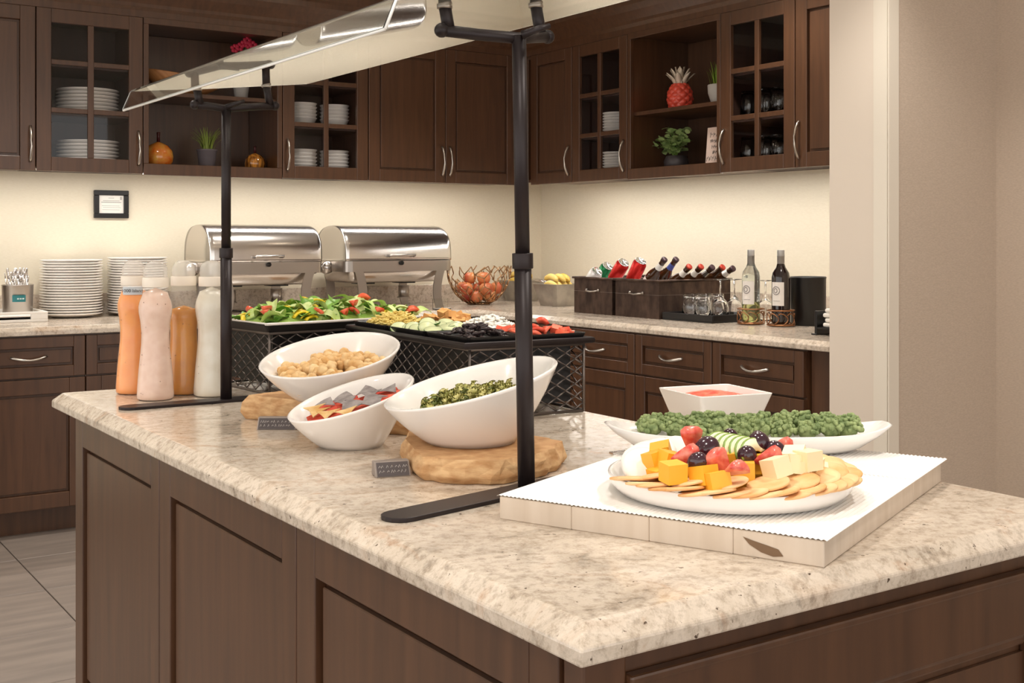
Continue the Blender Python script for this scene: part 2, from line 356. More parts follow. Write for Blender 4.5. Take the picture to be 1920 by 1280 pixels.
tag(slab(poly,'','',inner=inn).build('island_countertop','granite',bevel=.0025),'polished granite island worktop with wide chamfered edge under the buffet','countertop')
# ------------------------------------------------------------------ crockery prototypes
def plate_mb(r=.138):
    k=r/.138
    return MB().lathe([(.075*k,0),(.088*k,.003),(.115*k,.010),(.137*k,.018),(.138*k,.0205),(.135*k,.022),(.112*k,.0135),(.085*k,.007),(0.001,.006)],40,cap1=True)
def stack(n,pitch,loc,label,group,r=.138,top=None,jit=.002):
    pr=None
    for i in range(n):
        l=(loc[0]+R.uniform(-jit,jit),loc[1]+R.uniform(-jit,jit),loc[2]+i*pitch)
        if pr is None: pr=plate_mb(r).build('plate','china',loc=l);tag(pr,label,'plate',group);o=pr
        else: o=dup(pr,l)
        if top and i==n-1: o['label']=top;del o['group']
def bowl_mb(r=.07,h=.05):
    return MB().lathe([(.5*r,0),(.55*r,.004),(.8*r,h*.45),(.95*r,h*.9),(r,h),(.97*r,h+.002),(.9*r,h*.85),(.7*r,h*.4),(.4*r,.010),(.001,.008)],32)
# plates on the back counter
PY=WY-.026-.141
stack(21,.0122,(onY(134,PY),PY,CT),'white dinner plate in the tall stack next to the cutlery tray','plates stacked beside the cutlery tray',top='topmost white dinner plate of the stack beside the cutlery tray')
X2=onY(258,PY);stack(22,.0120,(X2,PY,CT),'white dinner plate in the stack behind the dressing carafes','plates stacked behind the dressing carafes')
# plates in the glass cabinet
gy=5.655
for z,n,gname in ((UZ+.036,7,'bottom'),(1.788,7,'middle')):
    stack(n,.0162,(onY(160,gy)+.01,gy,z+.0005),'white plate stacked on the %s shelf behind the glass door'%gname,'plates on the %s shelf of the glass cabinet'%gname,r=.14)
b=MB();b.box(-.011,.011,-.004,.004,0,.02);o=b.build('price_tag','white',loc=(onY(232,5.50),5.50,UZ+.0362));tag(o,'tiny white card standing on the bottom shelf beside the plates','card')
for z,gname in ((UZ+.036,'bottom'),(1.788,'middle')):
    for px_ in (566,627):
        pr=None
        for i in range(5):
            l=(onY(px_,5.64),5.64,z+.0005+i*.0185)
            if pr is None: pr=bowl_mb(.078,.05).build('small_bowl','china',loc=l);tag(pr,'small white bowl in the %s of the two stacks on the %s shelf'%('left' if px_==566 else 'right',gname),'bowl','bowl stacks in the glass cabinet');pr['label']='small white bowl stacked on the %s shelf %s'%(gname,'next to the door handle side' if px_==566 else 'on the side of the plain double doors')
            else: dup(pr,l)
# cups stacked in the narrow glass cabinet
def cup_mb(): return MB().lathe([(.028,0),(.036,.004),(.043,.03),(.047,.058),(.0485,.062),(.045,.06),(.041,.03),(.030,.008),(.001,.007)],24)
cx=UXF+.15
for z,gname in ((UZ+.036,'bottom'),(1.757,'middle')):
    for k,px_ in enumerate((1156,)):
        pr=None
        for i in range(8):
            l=(cx,onX(px_,cx),z+.0005+i*.0145)
            if pr is None: pr=plate_mb(.075).build('saucer','china',loc=l);tag(pr,'white saucer stacked on the %s shelf of the narrow glass cabinet'%gname,'saucer','saucers on the %s shelf'%gname)
            else: dup(pr,l)
for z in (UZ+.036,):
    o=cup_mb().build('cup','glass',loc=(cx+.02,onX(1106,cx),z+.0005));tag(o,'clear glass cup on the bottom shelf of the narrow glass cabinet','cup')
# tumblers
def tumbler_mb(r0=.030,r1=.038,h=.125,t=.0022):
    return MB().lathe([(r0,0),(r0+(r1-r0)*.5,h*.5),(r1,h),(r1-t,h),(r0+(r1-r0)*.5-t,h*.5),(r0-t,.012),(.001,.011)],24)
pr=None
for z,gname in ((UZ+.036,'bottom'),(1.757,'middle')):
    for k,(Y,dx) in enumerate(((3.84,.09),(3.74,.09),(3.66,.09),(3.56,.09),(3.80,.19),(3.72,.19),(3.64,.19),(3.56,.19))):
        l=(UXF+dx,Y,z+.126)
        if pr is None: pr=tumbler_mb().build('tumbler','glass');tag(pr,'','tumbler')
        o=pr if (k==0 and gname=='bottom') else dup(pr)
        o.location=l;o.rotation_euler=(PI,0,0);o['label']='clear tumbler upside down on the %s shelf behind the glass door'%gname;o['group']='tumblers on the %s shelf'%gname
# ------------------------------------------------------------------ decor on the open shelves
mat('amber_glass',(232,110,30),.12,0,.5,coat=.6,vary=((238,176,84),22,'n',(1,1,1)));mat('amber_dark',(224,150,62),.12,0,.5,coat=.6,vary=((92,48,20),16,'n',(5,5,.8)))
mat('stem_red',(70,24,26),.25);mat('leaf',(84,112,48),.55,vary=((120,150,66),8,'n',(1,1,1)));mat('grass',(142,160,70),.55);mat('grass_bright',(132,164,52),.55)
mat('pot_grey',(112,104,108),.6);mat('pot_dark',(66,60,62),.45);mat('pot_white',(196,190,182),.5);mat('coral',(226,82,62),.3,coat=.4);mat('beige',(226,208,186),.5)
mat('orchid',(182,34,62),.5);mat('bowlwood',(188,134,84),.5,vary=((160,104,58),10,'n',(1,6,1)));mat('eucalyptus',(132,158,92),.6,vary=((184,200,132),6,'n',(1,1,1)))
sy=5.62
def vase(px_,r,m,label,z):
    t=thing('glass_vase',label,'vase',(onY(px_,sy),sy,z))
    MB().lathe([(.35*r,0),(.7*r,.12*r),(.95*r,.5*r),(r,.85*r),(.93*r,1.25*r),(.65*r,1.6*r),(.28*r,1.78*r),(.15*r,1.85*r)],32).build('body',m,t)
    MB().lathe([(.12*r,1.82*r),(.11*r,2.25*r),(.13*r,2.5*r),(.10*r,2.52*r)],12).build('stem','stem_red',t)
S0=UZ+.0365
vase(297,.070,'amber_glass','round mottled orange glass vase beside the glass plate cabinet',S0)
vase(478,.052,'amber_dark','small amber striped glass vase with dark neck',S0)
def grass(m,n,h,spread,r0,parent,z):
    for k in range(n):
        a=R.uniform(0,2*PI);rr=R.uniform(0,r0);hh=h*R.uniform(.6,1.05);sp=spread*R.uniform(.2,1);b=MB();pts=[]
        wd=R.uniform(.0026,.0044);rows=[]
        for i in range(5):
            t=i/4;x=(rr+sp*t**1.7)*math.cos(a);y=(rr+sp*t**1.7)*math.sin(a);zz=z+hh*(t-.12*t*t*(1 if spread<.05 else 2.2))
            w_=wd*(1-t*.9);rows.append([(x-w_*math.sin(a),y+w_*math.cos(a),zz),(x,y,zz+.0008),(x+w_*math.sin(a),y-w_*math.cos(a),zz)])
        b.loft(rows,False,False,True,False);b.build('blade',m,parent)
t=thing('grass_plant','grey tapered pot with spiky green grass between the orange vases','plant',(onY(388,sy),sy,S0))
MB().lathe([(.034,0),(.036,.002),(.047,.095),(.050,.098),(.050,.104),(.045,.104),(.043,.09),(.001,.088)],28).build('pot','pot_grey',t)
grass('grass',80,.16,.085,.03,t,.088)
z2=1.9055
t=thing('wooden_bowl','shallow carved wooden bowl lying tilted on the upper shelf','bowl',(onY(332,sy)+.03,sy-.01,z2))
b=MB();rings=[]
for r,z in ((.02,.0),(.10,.012),(.16,.045),(.20,.085),(.197,.089),(.155,.053),(.095,.022),(.001,.014)):
    rings.append([(r*math.cos(2*PI*j/32)*1.05,r*math.sin(2*PI*j/32)*.55,z+.28*max(0,-math.cos(2*PI*j/32))*r*(.5 if r>.1 else 0)) for j in range(32)])
b.loft(rings).build('bowl','bowlwood',t)
t=thing('orchid_plant','red orchid in a small white pot on the upper shelf','plant',(onY(452,sy),sy,z2))
MB().lathe([(.030,0),(.040,.075),(.044,.077),(.044,.092),(.039,.092),(.036,.08),(.001,.078)],24).build('pot','pot_white',t)
MB().tube([(0,0,.08),(.01,0,.18),(.025,0,.26),(.03,0,.295)],.0025,5).build('stalk','leaf',t)
for (fx_,fz) in ((-.035,.205),(-.01,.215),(.018,.235),(.045,.215),(.03,.25),(.06,.23)):
    b=MB()
    for a in range(5):
        an=a*2*PI/5+.3;b.ball((fx_+.013*math.cos(an),-.006,fz+.048+.013*math.sin(an)),(.011,.004,.011),8,5)
    b.build('blossom','orchid',t)
# right open shelf
X=UXF+.17
def rp(px_,X=X): return (X,onX(px_,X))
zs=1.8485;zb=S0
x,y=rp(1275);t=thing('ceramic_pineapple','glossy coral ceramic pineapple with cream crown','ornament',(x,y,zs),RX)
b=MB();rings=[];n=96;NR=48
for i in range(NR+1):
    u=i/NR;z=.135*u;r=.058*(max(0,1-((u-.48)/.62)**2))**.5+.001
    rings.append([((r+.008*(abs(math.sin(8*PI*j/n+u*11))*abs(math.sin(8*PI*j/n-u*11)))**.6)*math.cos(2*PI*j/n),(r+.008*(abs(math.sin(8*PI*j/n+u*11))*abs(math.sin(8*PI*j/n-u*11)))**.6)*math.sin(2*PI*j/n),z) for j in range(n)])
b.loft(rings).build('fruit_body','coral',t)
for ring,(nn,le,an,zz) in enumerate(((7,.075,.62,.125),(6,.085,.36,.128),(4,.09,.12,.13))):
    for k in range(nn):
        a=k*2*PI/nn+ring*.4;b=MB();rr=[]
        for i in range(6):
            u=i/5;wd=.021*(1-u)**.6*(.8+u*.8)+.0012;d=.022*(1-ring*.3)+le*u*math.sin(an*(.5+u*.7));h=zz+le*u*math.cos(an)
            ca,sa=math.cos(a),math.sin(a);rr.append([(d*ca-wd*sa,d*sa+wd*ca,h),((d+.004)*ca,(d+.004)*sa,h),(d*ca+wd*sa,d*sa-wd*ca,h),((d-.005)*ca,(d-.005)*sa,h)])
        b.loft(rr).build('crown_leaf','beige',t)
x,y=rp(1352);t=thing('grass_plant','ribbed grey-white pot with upright bright green grass','plant',(x,y,zs),RX)
b=MB();n=40;rings=[]
for r,z in ((.038,0),(.042,.004),(.060,.06),(.062,.098),(.060,.1),(.056,.09),(.001,.088)):
    rings.append([((r+(.0015 if j%2 else 0))*math.cos(2*PI*j/n),(r+(.0015 if j%2 else 0))*math.sin(2*PI*j/n),z) for j in range(n)])
b.loft(rings).build('pot','pot_white',t)
grass('grass_bright',90,.145,.035,.05,t,.085)
x,y=rp(1268);t=thing('leafy_plant','bushy green eucalyptus in a round dark pot','plant',(x,y,zb),RX)
MB().lathe([(.034,0),(.045,.004),(.060,.03),(.062,.05),(.05,.078),(.044,.08),(.040,.074),(.001,.07)],28).build('pot','pot_dark',t)
lf=None
for k in range(13):
    a=R.uniform(0,2*PI);le=R.uniform(.10,.2);sp=R.uniform(.25,.95) if k else 0
    tip=(math.cos(a)*le*math.sin(sp)*.8,math.sin(a)*le*math.sin(sp)*.42,.07+le*math.cos(sp)*.85)
    if k==1: tip=(-.115,-.03,.15)
    if k==2: tip=(-.095,-.04,.165)
    MB().tube([(0,0,.07),(tip[0]*.5,tip[1]*.5,.07+(tip[2]-.07)*.6),tip],.002,5).build('twig','leaf',t)
    for q in range(11):
        u=.3+.7*q/10;bx_,by_,bz_=tip[0]*u+R.uniform(-.018,.018),tip[1]*u+R.uniform(-.018,.018),.07+(tip[2]-.07)*u**.8+R.uniform(-.014,.014)
        if lf is None:
            b=MB();rr=[]
            for i in range(6):
                v=i/5;wd=.015*math.sin(PI*min(1,v*.93+.04))**.7+.0005;rr.append([(-wd,v*.032,.004*math.sin(PI*v)),(0,v*.032,-.002+.004*math.sin(PI*v)),(wd,v*.032,.004*math.sin(PI*v))])
            lf=b.loft(rr,False,False,True,False).build('leaf','eucalyptus',t,(bx_,by_,bz_),rot=(R.uniform(-.6,.8),R.uniform(-.6,.6),R.uniform(0,6.3)))
        else:
            c=lf.copy();col.objects.link(c);c.location=(bx_,by_,bz_);c.rotation_euler=(R.uniform(-.6,.9),R.uniform(-.6,.6),R.uniform(0,6.3));s_=R.uniform(.8,1.25);c.scale=(s_,s_,s_)
mat('sign',(232,206,192),.7)
x,y=rp(1343,UXF+.07);t=thing('wooden_sign','pale pink lettered sign leaning beside the leafy plant','sign',(x,y,zb),RX)
t.rotation_euler=(-.09,0,RX)
MB().box(-.075,.075,0,.014,0,.19).build('board','sign',t,bevel=.001)
# worn hand lettering, too small in the photograph to read: strokes only
def strokes(parent,x0,x1,z,h,n,m,seed,yy=-.0007):
    rr=random.Random(seed);b=MB();x=x0
    while x<x1:
        w_=h*rr.uniform(.35,.6);pts=[(x+w_*rr.uniform(0,.2),yy,z+h*rr.uniform(-.5,-.3)),(x+w_*rr.uniform(.2,.5),yy,z+h*rr.uniform(.2,.5)),(x+w_*rr.uniform(.5,.8),yy,z+h*rr.uniform(-.4,.1)),(x+w_,yy,z+h*rr.uniform(.0,.5))]
        b.tube(pts,.0011,4);x+=w_*1.25
    return b.build('lettering',m,parent)
for k,(z,h,x0) in enumerate(((.155,.03,-.035),(.125,.02,-.03),(.098,.018,-.02),(.072,.018,-.01),(.043,.028,-.048))): strokes(t,x0-.02,.06,z,h,8,'ink',k)
# ------------------------------------------------------------------ framed notice
X0,X1=onY(176,WY-.01),onY(241,WY-.01)
d=WY/ray(208)[1];z0,z1=H-(409-HYP)*d/F,H-(357-HYP)*d/F
t=thing('framed_notice','small black picture frame with a printed white notice on the wall','picture',((X0+X1)/2,WY-.001,z0))
w_,h_=(X1-X0),z1-z0;b=MB();f=.024;hw=w_/2
for a,bb,c_,d_ in ((-hw,hw,0,f),(-hw,hw,h_-f,h_),(-hw,-hw+f,f,h_-f),(hw-f,hw,f,h_-f)): b.box(a,bb,-.018,0,c_,d_)
b.build('frame','black',t,bevel=.003)
MB().box(-hw+f,hw-f,-.008,-.002,f,h_-f).build('notice_sheet','paper',t)
b=MB()
for zz,a0,a1,th in ((.62,-.3,.3,.0012),(.56,-.36,.36,.0016),(.44,-.34,.3,.0008),(.38,-.3,.34,.0008),(.30,-.32,.3,.0008),(.72,-.1,.1,.001)):
    b.box(a0*w_*.8,a1*w_*.8,-.0086,-.008,h_*zz,h_*zz+th*1.6)
b.box(hw*.52,hw*.56,-.0086,-.008,h_*.66,h_*.78);b.box(hw*.60,hw*.62,-.0086,-.008,h_*.66,h_*.78)
b.build('print_lines','inkgrey',t)
# ------------------------------------------------------------------ cutlery tray and caddies
tx1=onY(90,5.43)
t=thing('serving_tray','low white tray with cut-out handles under the cutlery caddies','tray',(tx1-.56,5.43,CT))
b=MB();b.box(0,.56,.0,.012,.0,.012);b.box(0,.56,0,.012,.034,.045);b.box(0,.19,0,.012,.012,.034);b.box(.49,.56,0,.012,.012,.034)
b.box(0,.012,.012,.30,0,.045);b.box(.548,.56,.012,.30,0,.045);b.box(0,.56,.288,.30,0,.045);b.box(.012,.548,.012,.288,.022,.028)
b.box(.32,.36,0,.012,.012,.034)
b.build('tray_body','white',t,bevel=.002)
def caddy(cx,cy,lab):
    t=thing('cutlery_caddy',lab,'caddy',(cx,cy,CT+.0285))
    MB().lathe([(.060,0),(.062,.002),(.066,.125),(.068,.128),(.066,.13),(.063,.126),(.059,.006),(.001,.005)],36).build('cup','brushed',t)
    b=MB()
    for k in range(7):
        a=-2.1+k*.12;b.add([(math.cos(a)*.0668,math.sin(a)*.0668,.055),(math.cos(a+.12)*.0668,math.sin(a+.12)*.0668,.055),(math.cos(a+.12)*.0676,math.sin(a+.12)*.0676,.085),(math.cos(a)*.0676,math.sin(a)*.0676,.085)],[(0,1,2,3)])
    b.build('label_sticker','teal',t)
    b=MB()
    for k in range(3):
        a=-1.8+k*.16;b.add([(math.cos(a)*.0672,math.sin(a)*.0672,.066),(math.cos(a+.12)*.0672,math.sin(a+.12)*.0672,.066),(math.cos(a+.12)*.0678,math.sin(a+.12)*.0678,.072),(math.cos(a)*.0678,math.sin(a)*.0678,.072)],[(0,1,2,3)])
    b.build('label_print','tealwhite',t)
    pr=None
    for k in range(26):
        # evenly spread bunch: foot inside the cup, head leaning outwards
        a=k*2.39996+.3;r1=.056*math.sqrt((k+.5)/26);r0=.62*r1
        l=(cx+r0*math.cos(a),cy+r0*math.sin(a),CT+.0355);q=math.atan2(r1-r0,.165)
        if pr is None:
            b=MB();b.tube([(0,0,0),(0,0,.10),(0,0,.15)],.003,6,radii=[.0022,.0022,.003]);b.ball((0,0,.165),(.0075,.003,.017),8,6)
            pr=b.build('spoon','steel');tag(pr,'steel cutlery handle standing in the %s'%('fluted caddy beside the plates' if 'plates' in lab else 'caddy at the tray end'),'cutlery','cutlery standing in caddies');o=pr
        else: o=dup(pr)
        o.location=l;o.rotation_euler=(Matrix.Rotation(q,4,Vector((-math.sin(a),math.cos(a),0)))@Matrix.Rotation(a+PI/2,4,'Z')).to_euler();o.scale=(1,1,(.9,1.0,1.1)[k%3])
caddy(onY(33,5.60),5.60,'steel cutlery caddy full of spoons nearest the plates')
caddy(onY(33,5.60)-.15,5.60,'steel cutlery caddy at the outer end of the white tray')
# ------------------------------------------------------------------ roll-top chafing dishes
def chafer(x0,x1,label,yf=5.36,yb=5.74):
    w_=x1-x0;dp=yb-yf;t=thing('chafing_dish',label,'chafing dish',((x0+x1)/2,(yf+yb)/2,CT))
    hw=w_/2;hd=dp/2;zb_=.195;zt=.25
    def rr(hw,hd,r,z,n=5):
        pts=[]
        for cx_,cy_,a0 in ((hw-r,hd-r,0),(-hw+r,hd-r,PI/2),(-hw+r,-hd+r,PI),(hw-r,-hd+r,1.5*PI)):
            for i in range(n+1): a=a0+PI/2*i/n;pts.append((cx_+r*math.cos(a),cy_+r*math.sin(a),z))
        return pts
    b=MB();b.loft([rr(hw,hd,.04,zb_),rr(hw,hd,.04,zt),rr(hw-.012,hd-.012,.03,zt),rr(hw-.012,hd-.012,.03,zb_)],False,False,smooth=False);b.loft([rr(hw,hd,.04,zb_),rr(hw-.012,hd-.012,.03,zb_)],False,False)
    b.build('frame_band','brushed',t,bevel=.002)
    b=MB();b.loft([rr(hw-.06,hd-.05,.03,.138),rr(hw-.045,hd-.035,.03,.15),rr(hw-.03,hd-.02,.03,.196),rr(hw-.015,hd-.014,.03,.245)],True,False);b.build('water_pan','steel',t)
    # lid: half barrel
    b=MB();rings=[];N=22;LH=.168
    prof=[(-hd+.006,.0)]
    for i in range(N+1):
        a=PI-PI*i/N;prof.append(((hd-.006)*math.copysign(abs(math.cos(a))**.8,math.cos(a)),.012+LH*math.sin(a)**.72))
    prof.append((hd-.006,0))
    for x,s_ in ((-hw+.012,.9),(-hw+.006,.965),(-hw+.016,.992),(-hw+.03,1),(hw-.03,1),(hw-.016,.992),(hw-.006,.965),(hw-.012,.9)):
        rings.append([(x,y*s_,zt+.001+z*s_) for y,z in prof])
    b.loft(rings);b.build('roll_top_lid','steel',t)
    m=MB();m.tube([(-.07,-hd-.004,zt+.022),(-.07,-hd-.028,zt+.028),(.07,-hd-.028,zt+.028),(.07,-hd-.004,zt+.022)],.006,8);m.build('lid_handle','steel',t)
    MB().lathe([(.011,0),(.011,.012)],16,m=Matrix.Translation((0,-hd-.001,zt-.012))@Matrix.Rotation(PI/2,4,'X')).build('catch','black',t)
    for sx in (-1,1):
        for sy_ in (-1,1):
            b=MB();rr_=[]
            for i in range(9):
                u=i/8;x=sx*(hw-.075-.045*math.sin(PI*u*.5)+.02*u*u*2);y=sy_*(hd-.004);z=.2*(1-u)
                rr_.append([(x-.024,y-.003,z),(x+.024,y-.003,z),(x+.024,y+.003,z),(x-.024,y+.003,z)])
            b.loft(rr_,smooth=False).build('leg','brushed',t)
        b=MB();b.lathe([(.030,-.03),(.034,0),(.03,.03)],20,m=Matrix.Translation((sx*(hw+.018),0,.215))@Matrix.Rotation(PI/2,4,'X'));b.build('hinge_knob','steel',t)
    for x in (-.12,.12):
        b=MB();b.box(x-.045,x+.045,-.045,.045,.128,.137);b.build('fuel_bracket','black',t)
        MB().lathe([(.036,0),(.036,.004),(.03,.006),(.028,.062),(.034,.064)],20,c=(x,0,.05)).build('fuel_stand','brushed',t)
    return t
chafer(onY(392,5.36),onY(608,5.36),'roll-top steel chafing dish behind the dark sneeze guard post')
chafer(onY(648,5.36),onY(850,5.36),'roll-top steel chafing dish next to the wire bowl of apples')
for px_,yy,lab in ((735,5.27,'small tan card lying before the chafing dish beside the apples'),(826,5.26,'clear acrylic card holder before the chafing dish beside the apples'),(578,5.27,'small tan card lying before the chafing dish behind the post')):
    x=onY(px_,yy);t=thing('card_holder',lab,'card holder',(x,yy,CT))
    if 'acrylic' in lab:
        MB().box(-.045,.045,0,.004,0,.055).build('back_plate','acrylic',t);MB().box(-.045,.045,-.03,0,0,.004).build('foot','acrylic',t);MB().box(-.043,.043,-.028,-.002,.0045,.006).build('card','white',t)
    else:
        MB().box(-.05,.05,-.03,.03,0,.012).build('wood_block','log',t,bevel=.002);MB().box(-.04,.04,-.004,0,.012,.03).build('card','board',t)
# power cord of the chafers
tag(MB().tube([(1.98+.6*i/30,5.66-.16*math.sin(i*.4)**2,CT+.0045) for i in range(31)],.004,6).build('power_cord','black'),'thin black cord lying along the backsplash behind the chafing dishes','cord')
# ------------------------------------------------------------------ wire bowl with apples
mat('apple',(186,52,44),.3,coat=.3,vary=((222,150,92),9,'n',(1,1,.6)));mat('apple_stem',(80,56,36),.8)
ax,ay=pd(898,6.56);t=thing('wire_bowl','copper branch-pattern wire bowl heaped with apples','bowl',(ax,ay,CT))
def bowlpt(a,u): r=.062+.118*math.sin(u*PI/2)**.8;return Vector((r*math.cos(a),r*math.sin(a),.006+.205*u**1.25))
rr=random.Random(3);nu,nv=20,7;P={}
for i in range(nv+1):
    for j in range(nu): P[i,j]=bowlpt(2*PI*(j+(.5 if i%2 else 0)+rr.uniform(-.3,.3))/nu,max(0,min(1,(i+rr.uniform(-.25,.25))/nv)) if 0<i else 0)
b=MB()
for i in range(nv):
    for j in range(nu):
        for dj in (0,1):
            if rr.random()<.34: continue
            q=P[i+1,(j-dj+(1 if i%2 else 0))%nu];b.tube([P[i,j],(P[i,j]+q)/2+Vector((rr.uniform(-.003,.003),)*3),q],.0032,5)
b.tube([bowlpt(2*PI*j/24,0) for j in range(24)],.005,6,True)
b.build('wire_mesh','gold_wire',t)
AP=[Vector((r_*math.cos(a0+2*PI*i/n_),r_*math.sin(a0+2*PI*i/n_),z)) for n_,r_,z,a0 in ((5,.064,.046,.2),(1,0,.085,0),(5,.100,.0895,.2+PI/5),(3,.050,.1445,.5)) for i in range(n_)]
pr=None
for k,p in enumerate(AP):
    l=(ax+p.x,ay+p.y,CT+p.z-.031)
    if pr is None:
        pr=thing('apple','red apple heaped in the copper wire bowl','apple',l,0,'apples in the wire bowl')
        MB().lathe([(.008,.004),(.02,0),(.033,.016),(.037,.034),(.033,.052),(.02,.062),(.008,.058),(.001,.052)],18).build('flesh','apple',pr);MB().tube([(0,0,.052),(.002,0,.072)],.0014,5).build('stem','apple_stem',pr)
    else:
        dup(pr,l,(R.uniform(-.2,.2),R.uniform(-.2,.2),R.uniform(0,6)))
# ------------------------------------------------------------------ galvanised tubs with bananas
mat('banana',(226,186,82),.5,vary=((238,212,132),8,'n',(1,1,1)))
def banana_mb():
    pts=[];rad=[]
    for i in range(9):
        u=i/8;a=-.75+1.5*u;pts.append((.085*math.sin(a),0,.085*(math.cos(a)-.75)));rad.append(.017*math.sin(PI*(.1+.82*u))**.5*(1 if 0<i<8 else .35))
    return MB().tube(pts,.015,8,radii=rad)
bpr=None
def tub(cx,cy,s,lab,nb,blab,bgroup):
    global bpr
    t=thing('metal_tub',lab,'tub',(cx,cy,CT),RX)
    def rg(k,z): return [(x*k,y*k,z) for x,y in ((.075,.06),(-.075,.06),(-.075,-.06),(.075,-.06))]
    b=MB();b.loft([rg(s*.82,0),rg(s*1.18,.115),rg(s*1.22,.115),rg(s*1.22,.119),rg(s*1.14,.119),rg(s*.78,.005)],smooth=False);b.build('tub_body','galv',t,bevel=.006)
    for k in range(nb):
        q=k if k<4 else k-4+.5;l=(cx+(q-1.5)*.036,cy+R.uniform(-.012,.012),CT+.100+(.036 if k>=4 else 0));r_=(0,R.uniform(-.08,.08),PI/2+R.uniform(-.06,.06))
        if bpr is None: bpr=banana_mb().build('banana','banana');tag(bpr,'','banana');o=bpr
        else: o=dup(bpr)
        o.location=l;o.rotation_euler=r_;o['label']=blab;o['group']=bgroup
tx,ty=pd(1046,6.42);tub(tx,ty,1.25,'galvanised tapered tub of yellow fruit beside the brown tins',7,'yellow banana in the galvanised tub beside the brown tins','bananas in the tub beside the tins')
tx,ty=pd(982,6.95);tub(tx-.03,ty-.02,1.2,'galvanised tub of yellow fruit beside the wire apple bowl',7,'yellow banana in the tub beside the wire apple bowl','bananas in the tub beside the apple bowl')
x,y=pd(1008,6.6);tag(MB().tube([(0,0,.004),(.035,.16,.010),(.075,.325,.004)],.005,6).tube([(.03,-.004,.004),(.05,.16,.016),(.075,.325,.008)],.005,6).build('tongs','steel',loc=(3.79,5.285,CT+.1195)),'steel tongs lying across the galvanised tubs','tongs')
# ------------------------------------------------------------------ brown tins with cans and bottles
def tin(cy0,cy1,lab,x0=3.52,h=.172):
    L_=cy0-cy1;t=thing('tin_box',lab,'tin box',(x0,(cy0+cy1)/2,CT),RX);hw=L_/2-.008;dp=.44
    b=MB()
    b.box(-hw,hw,0,.004,0,h);b.box(-hw,hw,dp-.004,dp,0,h);b.box(-hw,-hw+.004,.004,dp-.004,0,h);b.box(hw-.004,hw,.004,dp-.004,0,h);b.box(-hw+.004,hw-.004,.004,dp-.004,0,.004)
    b.build('box','bronze_tin',t)
    b=MB();b.tube([(-hw-.004,-.006,h),(hw+.004,-.006,h),(hw+.004,dp+.006,h),(-hw-.004,dp+.006,h)],.006,6,True);b.build('rolled_rim','bronze_tin',t)
    b=MB();b.box(-hw-.001,hw+.001,-.001,.001,h*.62,h*.625);b.box(hw-.001,hw+.001,0,dp,h*.62,h*.625);b.build('seam','brushed',t)
    b=MB();b.tube([(-.045,-.002,h*.66),(-.035,-.016,h*.645),(0,-.02,h*.625),(.035,-.016,h*.645),(.045,-.002,h*.66)],.0045,6);b.ball((-.045,-.003,h*.665),.007,8,6);b.ball((.045,-.003,h*.665),.007,8,6)
    b.build('handle','brushed',t)
    b=MB();b.box(-hw+.005,hw-.005,.006,dp-.006,.10,.135);b.build('ice_liner','ice',t)
    return t
mat('ice',(214,220,222),.2,0,.5,.3,1.31,vary=((240,242,244),60,'n',(1,1,1)),bump=1)
tin(onX(1075,3.52),onX(1151,3.52)+.004,'square brown metal tin with cans beside the galvanised tub')
tin(onX(1152,3.52),onX(1238,3.52),'brown metal tin of beer bottles behind the tray of glasses')
mat('can_red',(206,40,34),.25,.5);mat('can_white',(232,228,224),.25,.3);mat('can_green',(34,120,72),.25,.5);mat('can_top',(200,198,194),.25,1)
mat('beer',(70,40,18),.1,0,.5,.35,1.5);mat('beer_blue',(70,86,160),.4);mat('cap_red',(176,60,44),.35,.4);mat('cap_dark',(70,50,54),.35,.4);mat('label_white',(228,222,214),.6);mat('label_red',(196,56,44),.6)
def can(loc,m,lab,tilt,rz,band=None):
    t=thing('drink_can',lab,'can',loc);t.rotation_euler=(tilt,0,rz)
    MB().lathe([(.026,0),(.032,.008),(.033,.012),(.033,.105),(.026,.118)],24,cap1=False).build('can_body',m,t);MB().lathe([(.027,.1175),(.0275,.121),(.0255,.121),(.025,.118)],24).build('can_lid','can_top',t)
    if band:
        b=MB();rings=[]
        for z,ph in ((.03,0),(.05,.9),(.075,1.3),(.1,2.4)): rings.append([(.0333*math.cos(ph+a*.16-.9),.0333*math.sin(ph+a*.16-.9),z+.0+.01*math.sin(a)) for a in range(7)])
        b.loft(rings,False,False,True,False).build('can_print',band,t)
zt=CT+.115
def yx(px_,X): return (X,onX(px_,X))
for px_,Yt,zt_,tl,m,lab,bd in ((1120,4.545,.205,.8,'can_white','white drink can lying lowest in the brown tin',None),(1140,4.55,.230,.75,'can_green','green and silver drink can leaning in the brown tin','can_top'),(1170,4.405,.249,.75,'can_red','red drink can with white swirl leaning beside the green can','can_white'),(1202,4.254,.259,.6,'can_red','red drink can with white top print leaning against the beer bottles','can_white')):
    r_=ray(px_);can((Yt*r_[0]/r_[1],Yt+.121*math.sin(tl),CT+zt_-.121*math.cos(tl)),m,lab,tl,0,bd)
def beer(X,Yb,zb_,tl,lab,lm='label_white',cm='cap_red',nm='beer_blue'):
    t=thing('beer_bottle',lab,'bottle',(X,Yb,CT+zb_));t.rotation_euler=(tl,0,0)
    MB().lathe([(.028,0),(.030,.004),(.030,.12),(.026,.14),(.016,.165),(.0135,.185),(.013,.215),(.0145,.217),(.0145,.224),(.012,.226)],20).build('bottle_glass','beer',t)
    MB().lathe([(.0145,.2255),(.0155,.226),(.015,.234),(.012,.236)],16).build('cap',cm,t)
    MB().lathe([(.0303,.04),(.0303,.10)],20,cap0=False,cap1=False).build('body_label',lm,t)
    MB().lathe([(.0158,.168),(.0139,.187),(.0134,.2)],16,cap0=False,cap1=False).build('neck_label',nm,t)
    return t
